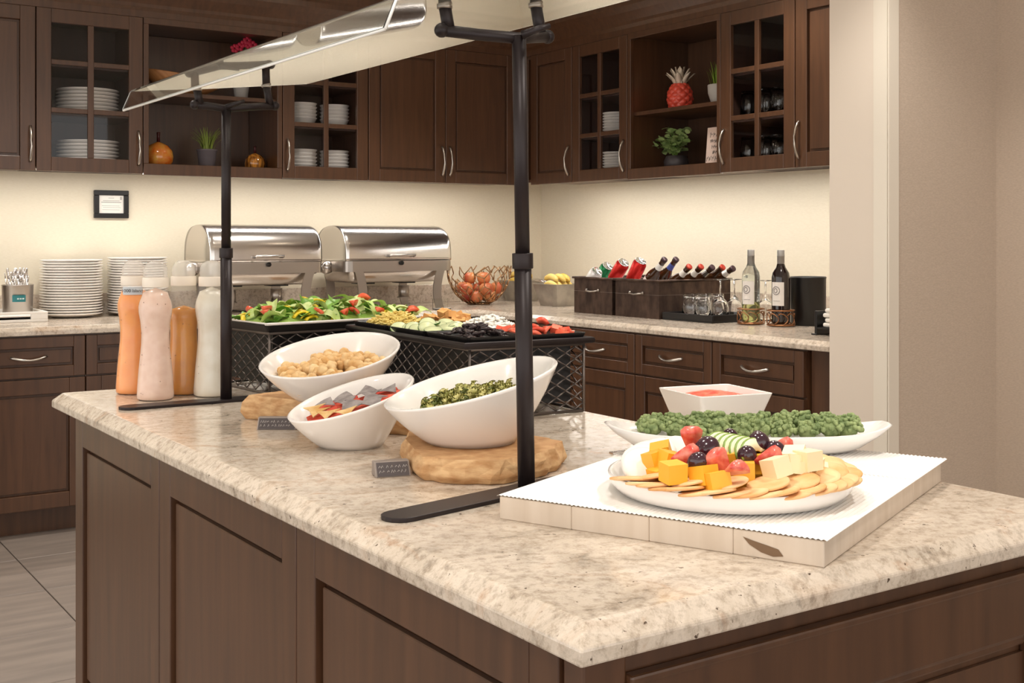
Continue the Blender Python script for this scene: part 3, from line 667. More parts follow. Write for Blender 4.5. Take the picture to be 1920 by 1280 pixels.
beer(3.622,4.285,.106,.8,'brown beer bottle with white and red label sticking highest from the tin','label_white','cap_dark','label_white')
beer(3.693,4.285,.106,.8,'brown beer bottle with blue label and blue neck in the tin','beer_blue','cap_dark','beer_blue')
def rim(X,tl,*a):
    s_=.168;beer(X,4.040+s_*math.sin(tl),.172+.006+.0155/math.sin(tl)-s_*math.cos(tl),tl,*a)
rim(3.656,.92,'beer bottle with red cap next to the blue-label bottle','label_white','cap_red','label_white')
rim(3.727,.94,'beer bottle with red cap and pale neck label in the tin middle','label_red','cap_red','label_white')
rim(3.795,1.0,'beer bottle with silver-blue neck foil in the tin','label_white','cap_dark','can_top')
rim(3.859,1.0,'beer bottle with amber neck near the tin end','label_white','cap_red','beer')
rim(3.922,1.1,'low beer bottle with dark cap at the tin end beside the wine','label_white','cap_dark','can_white')
# ------------------------------------------------------------------ tray with glasses, wine
ty1,ty0=onX(1248,3.55),onX(1335,3.53)
t=thing('glass_tray','shallow black tray holding upturned glasses','tray',(3.53,ty1,CT),RX)
L_=ty1-ty0;b=MB();b.box(0,L_,0,.29,0,.006);b.box(0,L_,0,.006,.006,.034);b.box(0,L_,.284,.29,.006,.034);b.box(0,.006,.006,.284,.006,.034);b.box(L_-.006,L_,.006,.284,.006,.034);b.build('tray_body','black',t,bevel=.002)
pr=None
for k,(X,Y) in enumerate(((3.578,3.90),(3.578,3.82),(3.658,3.90),(3.738,3.90),(3.658,3.98),(3.738,3.98))):
    l=(X,Y,CT+.0065+.108)
    if pr is None: pr=tumbler_mb(.031,.038,.108).build('tumbler','glass');tag(pr,'clear tumbler turned upside down on the black tray','tumbler','tumblers on the black tray');o=pr
    else: o=dup(pr)
    o.location=l;o.rotation_euler=(PI,0,0)
def wineglass_mb():
    return MB().lathe([(.033,0),(.034,.002),(.004,.006),(.0035,.07),(.010,.078),(.030,.10),(.037,.125),(.034,.165),(.030,.178),(.0288,.178),(.033,.16),(.0355,.125),(.028,.102),(.001,.082)],24)
pr=None
for X,Y,zg in ((3.66,3.795,.0065),(3.738,3.79,.0065),(3.87,3.73,.0),(3.87,3.645,.0)):
    l=(X,Y,CT+zg+.178)
    if pr is None: pr=wineglass_mb().build('wine_glass','glass');tag(pr,'stemmed wine glass standing upside down behind the wine bottles','wine glass','upturned wine glasses');o=pr
    else: o=dup(pr)
    o.location=l;o.rotation_euler=(PI,0,0)
mat('wine_white',(222,222,150),.03,0,.5,.9,1.36);mat('bottle_clear',(232,238,232),.03,0,.5,.95,1.3);mat('bottle_red',(26,14,14),.05,0,.6,coat=.5);mat('capsule',(150,146,142),.35,.5);mat('winelabel',(222,216,210),.6);mat('emblem',(128,122,122),.6)
def wine(px_,X,lab,gm,liq):
    x,y=X,onX(px_,X);t=thing('wine_bottle',lab,'wine bottle',(x,y,CT+.011))
    MB().lathe([(.030,0),(.0365,.004),(.0375,.01),(.0375,.19),(.034,.21),(.020,.232),(.0145,.25),(.0142,.30),(.0142,.302)],32).build('bottle_glass',gm,t)
    if liq: MB().lathe([(.03,.004),(.0355,.008),(.0355,.085)],32).build('wine','wine_white',t)
    MB().lathe([(.0152,.236),(.0155,.238),(.0152,.276),(.0158,.277),(.0158,.281),(.0152,.282),(.0152,.303),(.014,.304)],20).build('capsule','capsule',t)
    a0=-2.86+A*0;b=MB();N=14;rows=[]
    ang=math.atan2(-y,-x)   # towards the room
    for z in (.075,.172): rows.append([(.0379*math.cos(ang-1.15+1.5*i/N),.0379*math.sin(ang-1.15+1.5*i/N),z) for i in range(N+1)])
    b.loft(rows,False,False,True,False).build('paper_label','winelabel',t)
    b=MB();pts=[]
    for i in range(20):
        q=2*PI*i/20;aa=ang-.55+.42*math.cos(q);pts.append((.0383*math.cos(aa),.0383*math.sin(aa),.137+.0165*math.sin(q)))
    b.tube(pts,.0016,4,True);pts=[]
    for i in range(12):
        q=2*PI*i/12;aa=ang-.6+.2*math.cos(q);pts.append((.0383*math.cos(aa),.0383*math.sin(aa),.137+.009*math.sin(q)))
    b.tube(pts,.0016,4,True);b.build('emblem','emblem',t)
    b=MB();b.tube([(.0382*math.cos(ang-.9+.1*i),.0382*math.sin(ang-.9+.1*i),.095) for i in range(9)],.0008,4);b.build('label_line','emblem',t)
    c=thing('wire_coaster','scrolled copper wire coaster around the %s'%('white wine bottle' if liq else 'red wine bottle'),'coaster',(x,y,CT))
    b=MB();r=.056
    for z in (.006,.066): b.tube([(r*math.cos(2*PI*i/28),r*math.sin(2*PI*i/28),z) for i in range(28)],.003,5,True)
    b.lathe([(r,.003),(r,.010),(.001,.010)],28);b.build('ring','copper',c)
    for k in range(9):
        q=2*PI*k/9;pts=[]
        for i in range(11):
            u=i/10;aa=q+.26*math.sin(u*PI*1.5-.4);z=.008+.054*u
            if u>.8: aa-=.16*(u-.8)/.2*1.6;z=.062-.014*(u-.8)/.2
            pts.append((r*math.cos(aa),r*math.sin(aa),z))
        MB().tube(pts,.0026,5).build('scroll','copper',c)
wine(1408,3.64,'clear bottle of white wine with grey capsule and round emblem','bottle_clear',True)
wine(1464,3.66,'dark bottle of red wine with white label and grey capsule','bottle_red',False)
x,y=pd(1515,4.97);t=thing('ice_bucket','plain black cylindrical bucket behind the red wine bottle','bucket',(x,y,CT))
MB().lathe([(.070,0),(.072,.003),(.074,.195),(.076,.2),(.073,.203),(.069,.198),(.066,.01),(.001,.008)],36).build('bucket_body','black',t)
x,y=yx(1527,3.44);t=thing('sachet_stand','small black stand holding white sachets against the cream wall','stand',(x,y,CT),RX)
b=MB();b.box(0,.012,0,.10,0,.09);b.box(.012,.2,0,.10,.022,.03);b.box(.19,.2,0,.10,0,.022);b.box(-.008,.02,-.01,.004,0,.006);b.build('stand_frame','black',t,bevel=.002)
for k in range(4):
    MB().box(.03+.01*(k%2),.11+.01*(k%2),.01,.09,.031+.018*k,.047+.018*k).build('sachet_pile','paper',t,bevel=.006)
# ------------------------------------------------------------------ dressing carafes
mat('d_orange',(250,164,72),.3,vary=((244,148,54),30,'n',(1,1,1)),coat=.5);mat('d_pink',(238,206,186),.3,vary=((228,190,168),45,'n',(1,1,1)),coat=.5);mat('d_amber',(222,148,24),.3,vary=((204,128,14),20,'n',(1,1,1)),coat=.5);mat('d_white',(238,232,218),.3,vary=((226,216,196),25,'n',(1,1,1)),coat=.5)
mat('fleck',(120,78,44),.7)
def carafe(px_,py_,m,lab,fill=.225,tagtxt=None):
    x,y=at(px_,py_,CT);x+=.041*fw[0];y+=.041*fw[1]
    t=thing('dressing_carafe',lab,'carafe',(x,y,CT))
    pr=[(.036,0),(.0405,.004),(.0412,.012),(.040,.03),(.0374,.066),(.034,.10),(.0317,.124),(.0312,.15),(.0335,.175),(.037,.195),(.0375,.207),(.035,.22),(.0305,.231),(.0278,.24),(.0272,.262)]
    MB().lathe(pr,36,cap1=True).build('bottle_glass','clear_shell',t)
    MB().lathe([(max(.001,r-.0012),z+.001 if z==0 else z) for r,z in pr if z<=fill]+[(.001,fill+.0005)],36).build('dressing',m,t)
    b=MB();rr=random.Random(px_)
    for k in range(26):
        z=rr.uniform(.01,fill*.9);a=rr.uniform(0,2*PI);r=[q for q in pr if q[1]<=z][-1][0]
        for i in range(len(pr)-1):
            if pr[i][1]<=z<=pr[i+1][1]: u=(z-pr[i][1])/(pr[i+1][1]-pr[i][1]);r=pr[i][0]*(1-u)+pr[i+1][0]*u
        b.ball(((r-.0008)*math.cos(a),(r-.0008)*math.sin(a),z),rr.uniform(.0006,.0013),5,4)
    o=b.build('herb_flecks','fleck',t);o['kind']='stuff'
    MB().lathe([(.0285,.252),(.029,.254),(.029,.272),(.0275,.274)],32,cap0=False,cap1=False).build('collar','collar_white',t)
    MB().lathe([(.0262,.273),(.0268,.282),(.0255,.294),(.021,.304),(.012,.310),(.001,.311)],28,cap0=False).build('dome_lid','clear',t)
    if tagtxt:
        ang=math.atan2(-y,-x)-.1;b=MB();rows=[]
        for z in (.231,.2495): rows.append([(.0318*math.cos(ang-.75+1.5*i/10),.0318*math.sin(ang-.75+1.5*i/10),z) for i in range(11)])
        b.loft(rows,False,False,True,False).build('name_label','labelgrey',t)
        text(tagtxt,.0105,'ink','label_text',t,(.0325*math.cos(ang),.0325*math.sin(ang),.2402),(PI/2,0,ang+PI/2),.0002)
m=mat('clear_shell',(250,248,244),.06,0,.5,.0);m.node_tree.nodes['Principled BSDF'].inputs['Alpha'].default_value=.10
m=M['clear'];m.node_tree.nodes['Principled BSDF'].inputs['Transmission Weight'].default_value=0;m.node_tree.nodes['Principled BSDF'].inputs['Alpha'].default_value=.38
mat('collar_white',(244,232,216),.35);mat('labelgrey',(206,212,216),.6)
carafe(240,741,'d_orange','carafe of orange dressing with a printed name label',.24,'1000 Island')
carafe(335,742,'d_amber','carafe of golden mustard-yellow dressing',.205)
carafe(281,753,'d_pink','carafe of pale pink speckled dressing',.25)
carafe(388,746,'d_white','carafe of white dressing against the sneeze guard post',.25)
# ------------------------------------------------------------------ sneeze guard
sg=thing('sneeze_guard','clear acrylic sneeze guard on two dark metal posts over the buffet','sneeze guard',(0,0,0))
zq=lambda X:1.538+.117*(X-.74)
th=.006
b=MB();Y0,Y1=1.37,2.55
sec=[(.722,1.494),(.7385,1.533),(.7425,1.5375),(.748,1.539),(1.145,zq(1.145))]
up=[(.728,1.4935),(.7435,1.530),(.746,1.5325),(.7495,1.5331),(1.1455,zq(1.145)-.006)]
ring=lambda Y:[(x,Y,z) for x,z in sec]+[(x,Y,z) for x,z in reversed(up)]
b.loft([ring(Y0),ring(Y1)],smooth=False);b.build('acrylic_panel','acrylic',sg)
mat('edge_glow_white',(250,248,242),.4)
e=lambda pts:MB().tube(pts,.0022,6).build('painted_edge_glow','edge_glow_white',sg)  # white tubes added along the panel rim; the bright edge glow is painted
e([(.725,Y0,1.4925),(.725,Y1,1.4925)]);e([(1.1465,Y0,zq(1.145)-.003),(1.1465,Y1,zq(1.145)-.003)])
for Y in (Y0-.001,Y1+.001): e([(.725,Y,1.4925),(.741,Y,1.5318),(.748,Y,1.536),(1.1465,Y,zq(1.145)-.003)])
posts=[((.947,2.539),(.947,2.539),1.513,(.884,1.045),2.54),((.966,1.395),(.944,1.382),1.507,(.848,1.003),1.42)]
for (bx_,by_),(tx_,ty_),zt_,(xa,xb),ys_ in posts:
    h=zt_-CT;f=lambda z:(bx_+(tx_-bx_)*(z-CT)/h,by_+(ty_-by_)*(z-CT)/h,z)
    MB().tube([f(CT+.006),f(1.195)],.0125,16).tube([f(1.19),f(zt_)],.0105,16).build('post','black_metal',sg)
    MB().tube([f(1.178),f(1.2)],.0150,18).build('post_collar','black_metal',sg,bevel=.001)
    near=by_<2;La,Lb,rot_=(.26,.14,math.atan2(.052,.255)) if near else (.235,.235,0);pl=[]
    for sgn,L_ in ((1,Lb),(-1,La)):
        for i in range(9): a=-PI/2+PI*i/8;pl.append((sgn*(L_-.026+.026*math.cos(a)),sgn*.026*math.sin(a)))
    c2,s2=math.cos(rot_),math.sin(rot_)
    b=MB();b.prism([(bx_+x*c2-y*s2,by_+x*s2+y*c2) for x,y in pl],CT,CT+.006);b.build('base_plate','black_metal',sg,bevel=.001)
    za,zb_=zq(xa)-.007,zq(xb)-.007
    la,lb=(xa+.004,ys_,za-.034),(xb+.006,ys_,zb_-.044);c_=(tx_,ty_,zt_-.004)
    b=MB();b.tube([(la[0]-.012,la[1],la[2]),((la[0]*.55+c_[0]*.45),(la[1]*.7+c_[1]*.3),la[2]*.6+c_[2]*.4),c_,((lb[0]*.5+c_[0]*.5),(lb[1]*.6+c_[1]*.4),lb[2]*.5+c_[2]*.5),(lb[0]+.012,lb[1],lb[2])],.0085,12)
    b.ball((la[0]-.012,la[1],la[2]),.0105,12,8);b.ball((lb[0]+.012,lb[1],lb[2]),.0105,12,8);b.build('bracket_arm','black_metal',sg)
    for q,(p,X) in enumerate(((la,xa),(lb,xb))):
        top=(X-.003,ys_,zq(X)-.0065);b=MB();b.tube([p,top],.0088,12);b.build('glass_support','black_metal',sg)
        MB().lathe([(.0108,-.004),(.0112,0)],18,c=top).build('support_ring','brushed',sg)
    b=MB();b.tube([(tx_-.004,ty_-.014,zt_-.002),(tx_+.012,ty_-.03,zt_+.006),(tx_+.03,ty_-.032,zt_+.012)],.005,6,radii=[.007,.005,.004]);b.build('clamp_lever','black_metal',sg)
# ------------------------------------------------------------------ wire baskets with trays
def basket(lab,cx,cy,w_,d_,rz,h=.142):
    t=thing('wire_basket',lab,'basket',(cx,cy,CT),rz);hw,hd=w_/2,d_/2;b=MB();r=.0018
    def P(s,u,z):   # perimeter sides
        return {0:(-hw+u*w_,-hd,z),1:(hw,-hd+u*d_,z),2:(hw-u*w_,hd,z),3:(-hw,hd-u*d_,z)}[s]
    for s in range(4):
        L_=w_ if s%2==0 else d_;n=max(3,round(L_/.048));m=5
        for i in range(n):
            for j in range(m):
                u0,u1,um=i/n,(i+1)/n,(i+.5)/n;z0,z1,zm=.008+(h-.012)*j/m,.008+(h-.012)*(j+1)/m,.008+(h-.012)*(j+.5)/m
                b.tube([P(s,u0,zm),P(s,um,z1)],r,4);b.tube([P(s,um,z1),P(s,u1,zm)],r,4);b.tube([P(s,u0,zm),P(s,um,z0)],r,4);b.tube([P(s,um,z0),P(s,u1,zm)],r,4)
    for z in (.004,h): b.tube([P(0,0,z),P(1,0,z),P(2,0,z),P(3,0,z)],.0035,6,True)
    for s in range(4): b.tube([P(s,0,.003),P(s,0,h)],.003,6)
    o=b.build('wire_mesh','basket_wire',t)
    k=hw-.02,hd-.02;p=MB();p.box(-k[0],k[0],-k[1],k[1],.022,.028)
    for a in ((-k[0],k[0],-k[1],-k[1]+.003),(-k[0],k[0],k[1]-.003,k[1]),(-k[0],-k[0]+.003,-k[1]+.003,k[1]-.003),(k[0]-.003,k[0],-k[1]+.003,k[1]-.003)): p.box(*a,.028,h-.002)
    p.build('ice_pan','black',t)
    return t
mat('basket_wire',(122,113,108),.38,.8)
B1=(1.285,2.735,.47,.27,.10);B2=(1.388,2.258,.27,.57,-.06)
basket('black wire basket stand under the large salad tray',*B1);basket('black wire basket stand under the six small salad dishes',*B2)
def rect_tray(name,lab,cx,cy,z,w_,d_,rz,m_in,m_out,h=.018,lip=.014):
    t=thing(name,lab,'tray',(cx,cy,z),rz)
    def rg(hw,hd,z,r=.012,n=4):
        pts=[]
        for sx,sy_,a0 in ((1,1,0),(-1,1,PI/2),(-1,-1,PI),(1,-1,1.5*PI)):
            for i in range(n+1): a=a0+PI/2*i/n;pts.append((sx*(hw-r)+r*math.cos(a),sy_*(hd-r)+r*math.sin(a),z))
        return pts
    hw,hd=w_/2,d_/2
    MB().loft([rg(hw-lip*.7,hd-lip*.7,0),rg(hw,hd,h*.75),rg(hw+.001,hd+.001,h),rg(hw-.003,hd-.003,h)],True,False,smooth=False).build('tray_shell',m_out,t)
    MB().loft([rg(hw-.003,hd-.003,h),rg(hw-lip,hd-lip,h-.003),rg(hw-lip-.006,hd-lip-.006,.004)],False,True,smooth=False).build('tray_lining',m_in,t)
    return t
zt1=CT+.1445
t=rect_tray('salad_tray','wide white-lined tray of mixed green salad on its wire stand',B1[0],B1[1],zt1,.50,.30,B1[4],'china','black',.020,.02)
b=MB();b.tube([(-.249,-.149,.0205),(.249,-.149,.0205),(.249,.149,.0205),(-.249,.149,.0205)],.0035,6,True);b.build('tray_rim','china',t)
fr=thing('tray_frame','black rimmed frame carrying the six small salad dishes','frame',(B2[0],B2[1],zt1),B2[4])
b=MB();hw,hd=.150,.295;b.tube([(-hw,-hd,.006),(hw,-hd,.006),(hw,hd,.006),(-hw,hd,.006)],.0065,8,True);b.box(-hw,hw,-hd,hd,.001,.005);b.build('frame_tray','black_metal',fr)
rz=B2[4];cr,sr=math.cos(rz),math.sin(rz)
def b2(x,y): return (B2[0]+x*cr-y*sr,B2[1]+x*sr+y*cr)
dz=zt1+.0055
dishes={}
for nm,(x,y) in dict(yellow=(-.072,.195),cuke=(-.072,0),olive=(-.072,-.195),crout=(.072,.195),onion=(.072,0),tomato=(.072,-.195)).items():
    X,Y=b2(x,y);dishes[nm]=(X,Y)
    lab=dict(yellow='square black dish of shredded yellow cheese',cuke='square black dish of cucumber slices',olive='square black dish of sliced black olives',crout='square black dish of croutons',onion='square black dish of diced white onion',tomato='square black dish of red tomato wedges')[nm]
    rect_tray('square_dish',lab,X,Y,dz,.138,.188,rz,'black','black',.016,.008)
def scatter(n,cx,cy,w_,d_,rz,z,hmax,fn,mound=1.):
    c,s=math.cos(rz),math.sin(rz)
    for k in range(n):
        u,v=R.uniform(-1,1),R.uniform(-1,1);hh=hmax*max(0,(1-u*u*mound)*(1-v*v*mound))*R.uniform(.35,1)
        x,y=u*w_/2,v*d_/2;fn(k,(cx+x*c-y*s,cy+x*s+y*c,z+hh))
def pieces(name,mats,mbs,lab,cat,group):
    protos=[]
    for m_ in mats:
        for mb in mbs: protos.append((mb,m_))
    st={}
    def fn(k,l,rot=None,sc_=None):
        i=k%len(protos)
        if i not in st:
            o=protos[i][0]().build(name,protos[i][1]);tag(o,lab,cat,group);st[i]=o
        else: o=dup(st[i])
        o.location=l;o.rotation_euler=rot or (R.uniform(-.5,.5),R.uniform(-.5,.5),R.uniform(0,6.3));s_=sc_ or R.uniform(.85,1.2);o.scale=(s_,s_,s_)
        return o
    return fn
def leaf_mb(L_=.055,W=.032,curl=.012):
    b=MB();rows=[]
    for i in range(8):
        v=i/7;wd=W/2*math.sin(PI*min(.985,v*.95+.03))**.75+.0006;z=curl*math.sin(PI*v)
        rows.append([(-wd,(v-.5)*L_,z+wd*.35),(-wd*.5,(v-.5)*L_,z+wd*.05+.0025*math.sin(v*16)),(0,(v-.5)*L_,z-.001),(wd*.5,(v-.5)*L_,z+wd*.05+.0025*math.cos(v*14)),(wd,(v-.5)*L_,z+wd*.35)])
    return b.loft(rows,False,False,True,False)
mat('spinach',(88,140,40),.4,vary=((140,184,80),20,'n',(1,1,1)));mat('lettuce',(168,194,96),.45,vary=((206,218,150),25,'n',(1,1,1)));mat('pepper_yellow',(240,206,40),.3,coat=.3);mat('tomato_red',(226,74,36),.25,coat=.4,vary=((240,112,76),30,'n',(1,1,1)))
zs=zt1+.010
mat('salad_bed',(124,164,62),.6,vary=((176,200,100),40,'n',(1,1,1)),bump=1)
b=MB();rows=[]
for i in range(9):
    v=-1+2*i/8;rows.append([((-1+2*j/12)*.215,v*.115,.004+.034*(1-v*v)*(1-(-1+2*j/12)**4)+R.uniform(0,.004)) for j in range(13)])
b.loft(rows,False,False,True,False);o=b.build('shredded_lettuce','salad_bed',loc=(B1[0],B1[1],zs-.002),rot=(0,0,B1[4]));tag(o,'bed of shredded green lettuce filling the wide salad tray','lettuce');o['kind']='stuff'
sw,sd=.43,.235
scatter(66,B1[0],B1[1],sw,sd,B1[4],zs+.006,.045,pieces('spinach_leaf',['spinach'],[leaf_mb,lambda:leaf_mb(.045,.030,.006)],'dark green spinach leaf in the wide salad tray','leaf','spinach leaves in the salad tray'))
scatter(44,B1[0],B1[1],sw,sd,B1[4],zs+.008,.042,pieces('lettuce_leaf',['lettuce'],[lambda:leaf_mb(.06,.024,.018)],'pale green lettuce piece in the wide salad tray','leaf','lettuce pieces in the salad tray'))
def strip_mb():
    b=MB();rows=[]
    for i in range(8):
        a=-.9+1.8*i/7;r=.032;rows.append([(r*math.sin(a),-.005,r*math.cos(a)-r),(r*math.sin(a),.005,r*math.cos(a)-r),((r-.004)*math.sin(a),.005,(r-.004)*math.cos(a)-r),((r-.004)*math.sin(a),-.005,(r-.004)*math.cos(a)-r)])
    return b.loft(rows)
scatter(38,B1[0],B1[1],sw,sd,B1[4],zs+.020,.042,pieces('pepper_strip',['pepper_yellow'],[strip_mb],'curved yellow pepper strip in the wide salad tray','pepper','pepper strips in the salad tray'))
def wedge_mb():
    b=MB();rows=[]
    for i in range(7):
        a=-.85+1.7*i/6;r=.022;w_=.010*math.cos(a*1.5)+.001;rows.append([(r*math.sin(a),-w_,r*math.cos(a)-r*.6),(r*math.sin(a),w_,r*math.cos(a)-r*.6),(r*.55*math.sin(a),w_*.2,r*.45*math.cos(a)-r*.6)])
    return b.loft(rows)
scatter(12,B1[0],B1[1],sw,sd,B1[4],zs+.022,.045,pieces('tomato_wedge',['tomato_red'],[wedge_mb],'red tomato wedge on the mixed salad','tomato','tomato wedges on the salad'))
# small dishes
def dish(nm,n,mats,mbs,name,lab,cat,group,h=.022,w_=.105,d_=.155,z0=.010):
    X,Y=dishes[nm];scatter(n,X,Y,w_,d_,rz,dz+z0,h,pieces(name,mats,mbs,lab,cat,group))
mat('cuke_flesh',(222,228,176),.35);mat('cuke_skin',(70,120,44),.4);mat('olive',(58,44,44),.3,coat=.3);mat('crouton',(222,170,104),.8,vary=((198,138,76),30,'n',(1,1,1)),bump=.6);mat('onion',(240,234,222),.4);mat('cheese_shred',(240,212,120),.5);mat('tomato_cut',(232,78,52),.3,coat=.3,vary=((244,124,92),40,'n',(1,1,1)))
X,Y=dishes['cuke'];pr=None
for k in range(16):
    u,v=R.uniform(-1,1),R.uniform(-1,1);l=(X+u*.05,Y+v*.075,dz+.010+.020*(1-u*u)*(1-v*v)*R.uniform(.4,1)+.001)
    if pr is None:
        pr=thing('cucumber_slice','round cucumber slice with dark green skin in the black dish','cucumber',l,0,'cucumber slices in the black dish')
        MB().lathe([(.019,0),(.019,.003)],18).build('flesh','cuke_flesh',pr);MB().lathe([(.0191,-.0002),(.0203,.0015),(.0191,.0032)],18,cap0=False,cap1=False).build('skin','cuke_skin',pr)
    else: o=dup(pr,l)
    (pr if k==0 else o).rotation_euler=(Matrix.Rotation(R.uniform(.2,.75),4,Vector((rt[0],rt[1],0)))@Matrix.Rotation(R.uniform(-.3,.3),4,'X')).to_euler()
dish('olive',60,['olive'],[lambda:MB().tube([(.0065*math.cos(2*PI*i/10),.0065*math.sin(2*PI*i/10),0) for i in range(10)],.0028,6,True)],'olive_ring','ring of black olive heaped in the black dish','olive','olive rings in the black dish',.026)
dish('crout',34,['crouton'],[lambda:MB().box(-.009,.009,-.008,.008,-.007,.007)],'crouton','toasted golden crouton cube heaped in the black dish','crouton','croutons in the black dish',.030)
dish('tomato',26,['tomato_cut'],[lambda:wedge_mb(),lambda:MB().box(-.011,.011,-.008,.008,-.006,.006)],'tomato_piece','chopped red tomato piece in the black dish','tomato','tomato pieces in the black dish',.026,.11,.16,.012)
def shreds(nm,m_,name,lab,cat,n,L_,r,h):
    X,Y=dishes[nm];b=MB()
    for k in range(n):
        u,v=R.uniform(-1,1),R.uniform(-1,1);a=R.uniform(0,PI);t=R.uniform(-.5,.5);z=.005+h*(1-u*u)*(1-v*v)*R.uniform(.4,1)
        p=Vector((u*.044,v*.068,z));q=Vector((math.cos(a),math.sin(a),t))*L_/2*R.uniform(.6,1.2);b.tube([p-q,p+q],r,4)
    o=b.build(name,m_,loc=(X,Y,dz+.009),rot=(0,0,rz));tag(o,lab,cat);o['kind']='stuff'
shreds('yellow','cheese_shred','shredded_cheese','heap of shredded yellow cheese in its black dish','cheese',420,.03,.0019,.026)
shreds('onion','onion','diced_onion','heap of diced white onion in its black dish','onion',260,.014,.003,.024)
# ------------------------------------------------------------------ wooden slabs and tilted bowls
def slab_wood(pts,h,lab,seed):
    rr=random.Random(seed);n=len(pts);cx=sum(p[0] for p in pts)/n;cy=sum(p[1] for p in pts)/n
    out=[]
    for i in range(n):
        p,q=pts[i],pts[(i+1)%n]
        for k in range(4): u=k/4;out.append((p[0]*(1-u)+q[0]*u-cx+rr.uniform(-.004,.004),p[1]*(1-u)+q[1]*u-cy+rr.uniform(-.004,.004)))
    t=thing('wood_slab',lab,'slab',(cx,cy,CT));b=MB();N=len(out)
    rings=[[(x*s_+rr.uniform(-.003,.003),y*s_+rr.uniform(-.003,.003),z) for x,y in out] for s_,z in ((.97,.0),(1.02,h*.3),(1.0,h*.7),(.955,h))]
    b.loft(rings,True,False,smooth=False);b.build('bark_edge','bark',t,bevel=.002)
    MB().add(rings[-1],[tuple(range(N))]).build('cut_top','log',t)
slab_wood([(.885,2.27),(.925,2.185),(1.0,1.98),(1.06,1.905),(1.115,1.93),(1.10,2.06),(1.04,2.21),(.97,2.30)],.048,'rough live-edge wood slab under the bowl of cauliflower pieces',1)
slab_wood([(.875,1.55),(.888,1.505),(.94,1.452),(1.00,1.45),(1.07,1.475),(1.135,1.53),(1.13,1.62),(1.06,1.72),(.975,1.775),(.93,1.70)],.036,'rough live-edge wood slab under the bowl of pesto pasta',2)
def tilt_bowl(lab,cx,cy,z0,rb,Rr,zc,gr,gf):
    t=thing('tilted_bowl',lab,'bowl',(cx,cy,z0));n=48;b=MB()
    def pt(phi,u,off=0,shift=0):
        r=(rb+(Rr-rb)*math.sin(u*PI/2)**.9*.35+(Rr-rb)*u*.65)-off;dx,dy=r*math.cos(phi),r*math.sin(phi)
        s_=Rr*(math.cos(phi)*rt[0]+math.sin(phi)*rt[1]);f_=Rr*(math.cos(phi)*fw[0]+math.sin(phi)*fw[1])
        return (dx,dy,max(.0,(zc-z0+gr*s_+gf*f_)*u)+shift)
    rings=[[pt(2*PI*j/n,u) for j in range(n)] for u in (0,.12,.3,.5,.7,.87,.96,1)]
    rings.append([pt(2*PI*j/n,1,.003,.0022) for j in range(n)]);rings.append([pt(2*PI*j/n,.995,.006,.0006) for j in range(n)])
    for u in (.9,.7,.45,.2): rings.append([pt(2*PI*j/n,u,.007,.003) for j in range(n)])
    rings.append([(.3*rb*math.cos(2*PI*j/n),.3*rb*math.sin(2*PI*j/n),.010) for j in range(n)])
    b.loft(rings);b.build('bowl_body','china',t)
    def fill(s_,f_,dep):   # s,f in -1..1 across the filled disc
        k=Rr*.74;x=s_*k*rt[0]+f_*k*fw[0];y=s_*k*rt[1]+f_*k*fw[1]
        return (cx+x,cy+y,zc-dep+(gr*s_+gf*f_)*k*.8)
    return fill
def disc():
    while True:
        s_,f_=R.uniform(-1,1),R.uniform(-1,1)
        if s_*s_+f_*f_<1: return s_,f_
zb1=CT+.0485
f1=tilt_bowl('large white tilted bowl of cauliflower pieces on the far wood slab',.995,2.107,zb1,.062,.136,.996,.11,.21)
f2=tilt_bowl('small white tilted bowl of coloured tortilla chips',.925,1.873,CT,.054,.110,.944,.26,.15)
f3=tilt_bowl('white tilted bowl of pesto pasta on the near wood slab',1.008,1.612,CT+.0365,.070,.139,.990,.236,.08)
mat('cauli',(236,206,156),.6,vary=((210,160,96),35,'n',(1,1,1)),bump=.6);mat('pesto',(214,204,134),.5,vary=((168,166,90),40,'n',(1,1,1)));mat('pesto_dark',(104,112,52),.6)
def chunk_mb():
    b=MB();rr=random.Random(R.random())
    for k in range(5): b.ball((rr.uniform(-.008,.008),rr.uniform(-.008,.008),rr.uniform(-.004,.006)),rr.uniform(.006,.010),8,6)
    return b
def fillbed(f,m_,name,lab,cat,dep,ext=.98):
    b=MB();rows=[]
    for i in range(7):
        r=ext*(.02+.98*i/6);rows.append([f(r*math.cos(2*PI*j/24),r*math.sin(2*PI*j/24),dep+.012*(r*r)+R.uniform(0,.002)) for j in range(24)])
    b.loft(rows,True,False);o=b.build(name,m_);tag(o,lab,cat);o['kind']='stuff'
fn=pieces('cauliflower_piece',['cauli'],[chunk_mb,chunk_mb,chunk_mb],'pale golden cauliflower piece in the large tilted bowl','cauliflower','cauliflower pieces in the tilted bowl')
fillbed(f1,'cauli','cauliflower_crumbs','bed of small golden crumbs beneath the cauliflower pieces','crumbs',.040,.92)
for k in range(90):
    s_,f_=disc();fn(k,f1(s_*.95,f_*.95,.031-.016*(1-s_*s_-f_*f_)*R.uniform(.3,1)))
def pasta_mb():
    b=MB();rows=[]
    for i in range(10):
        a=i*.7;x=-.016+.032*i/9;rows.append([(x,.0055*math.cos(a),.0055*math.sin(a)),(x,.0016*math.cos(a+PI/2),.0016*math.sin(a+PI/2)),(x,-.0055*math.cos(a),-.0055*math.sin(a)),(x,-.0016*math.cos(a+PI/2),-.0016*math.sin(a+PI/2))])
    return b.loft(rows)
fillbed(f3,'pesto','pesto_sauce','bed of green pesto beneath the twisted pasta','sauce',.036,.9)
fn=pieces('pasta_twist',['pesto','pesto','pesto','pesto','pesto','pesto_dark'],[pasta_mb],'twisted pasta piece coated in green pesto','pasta','pasta twists in the tilted bowl')
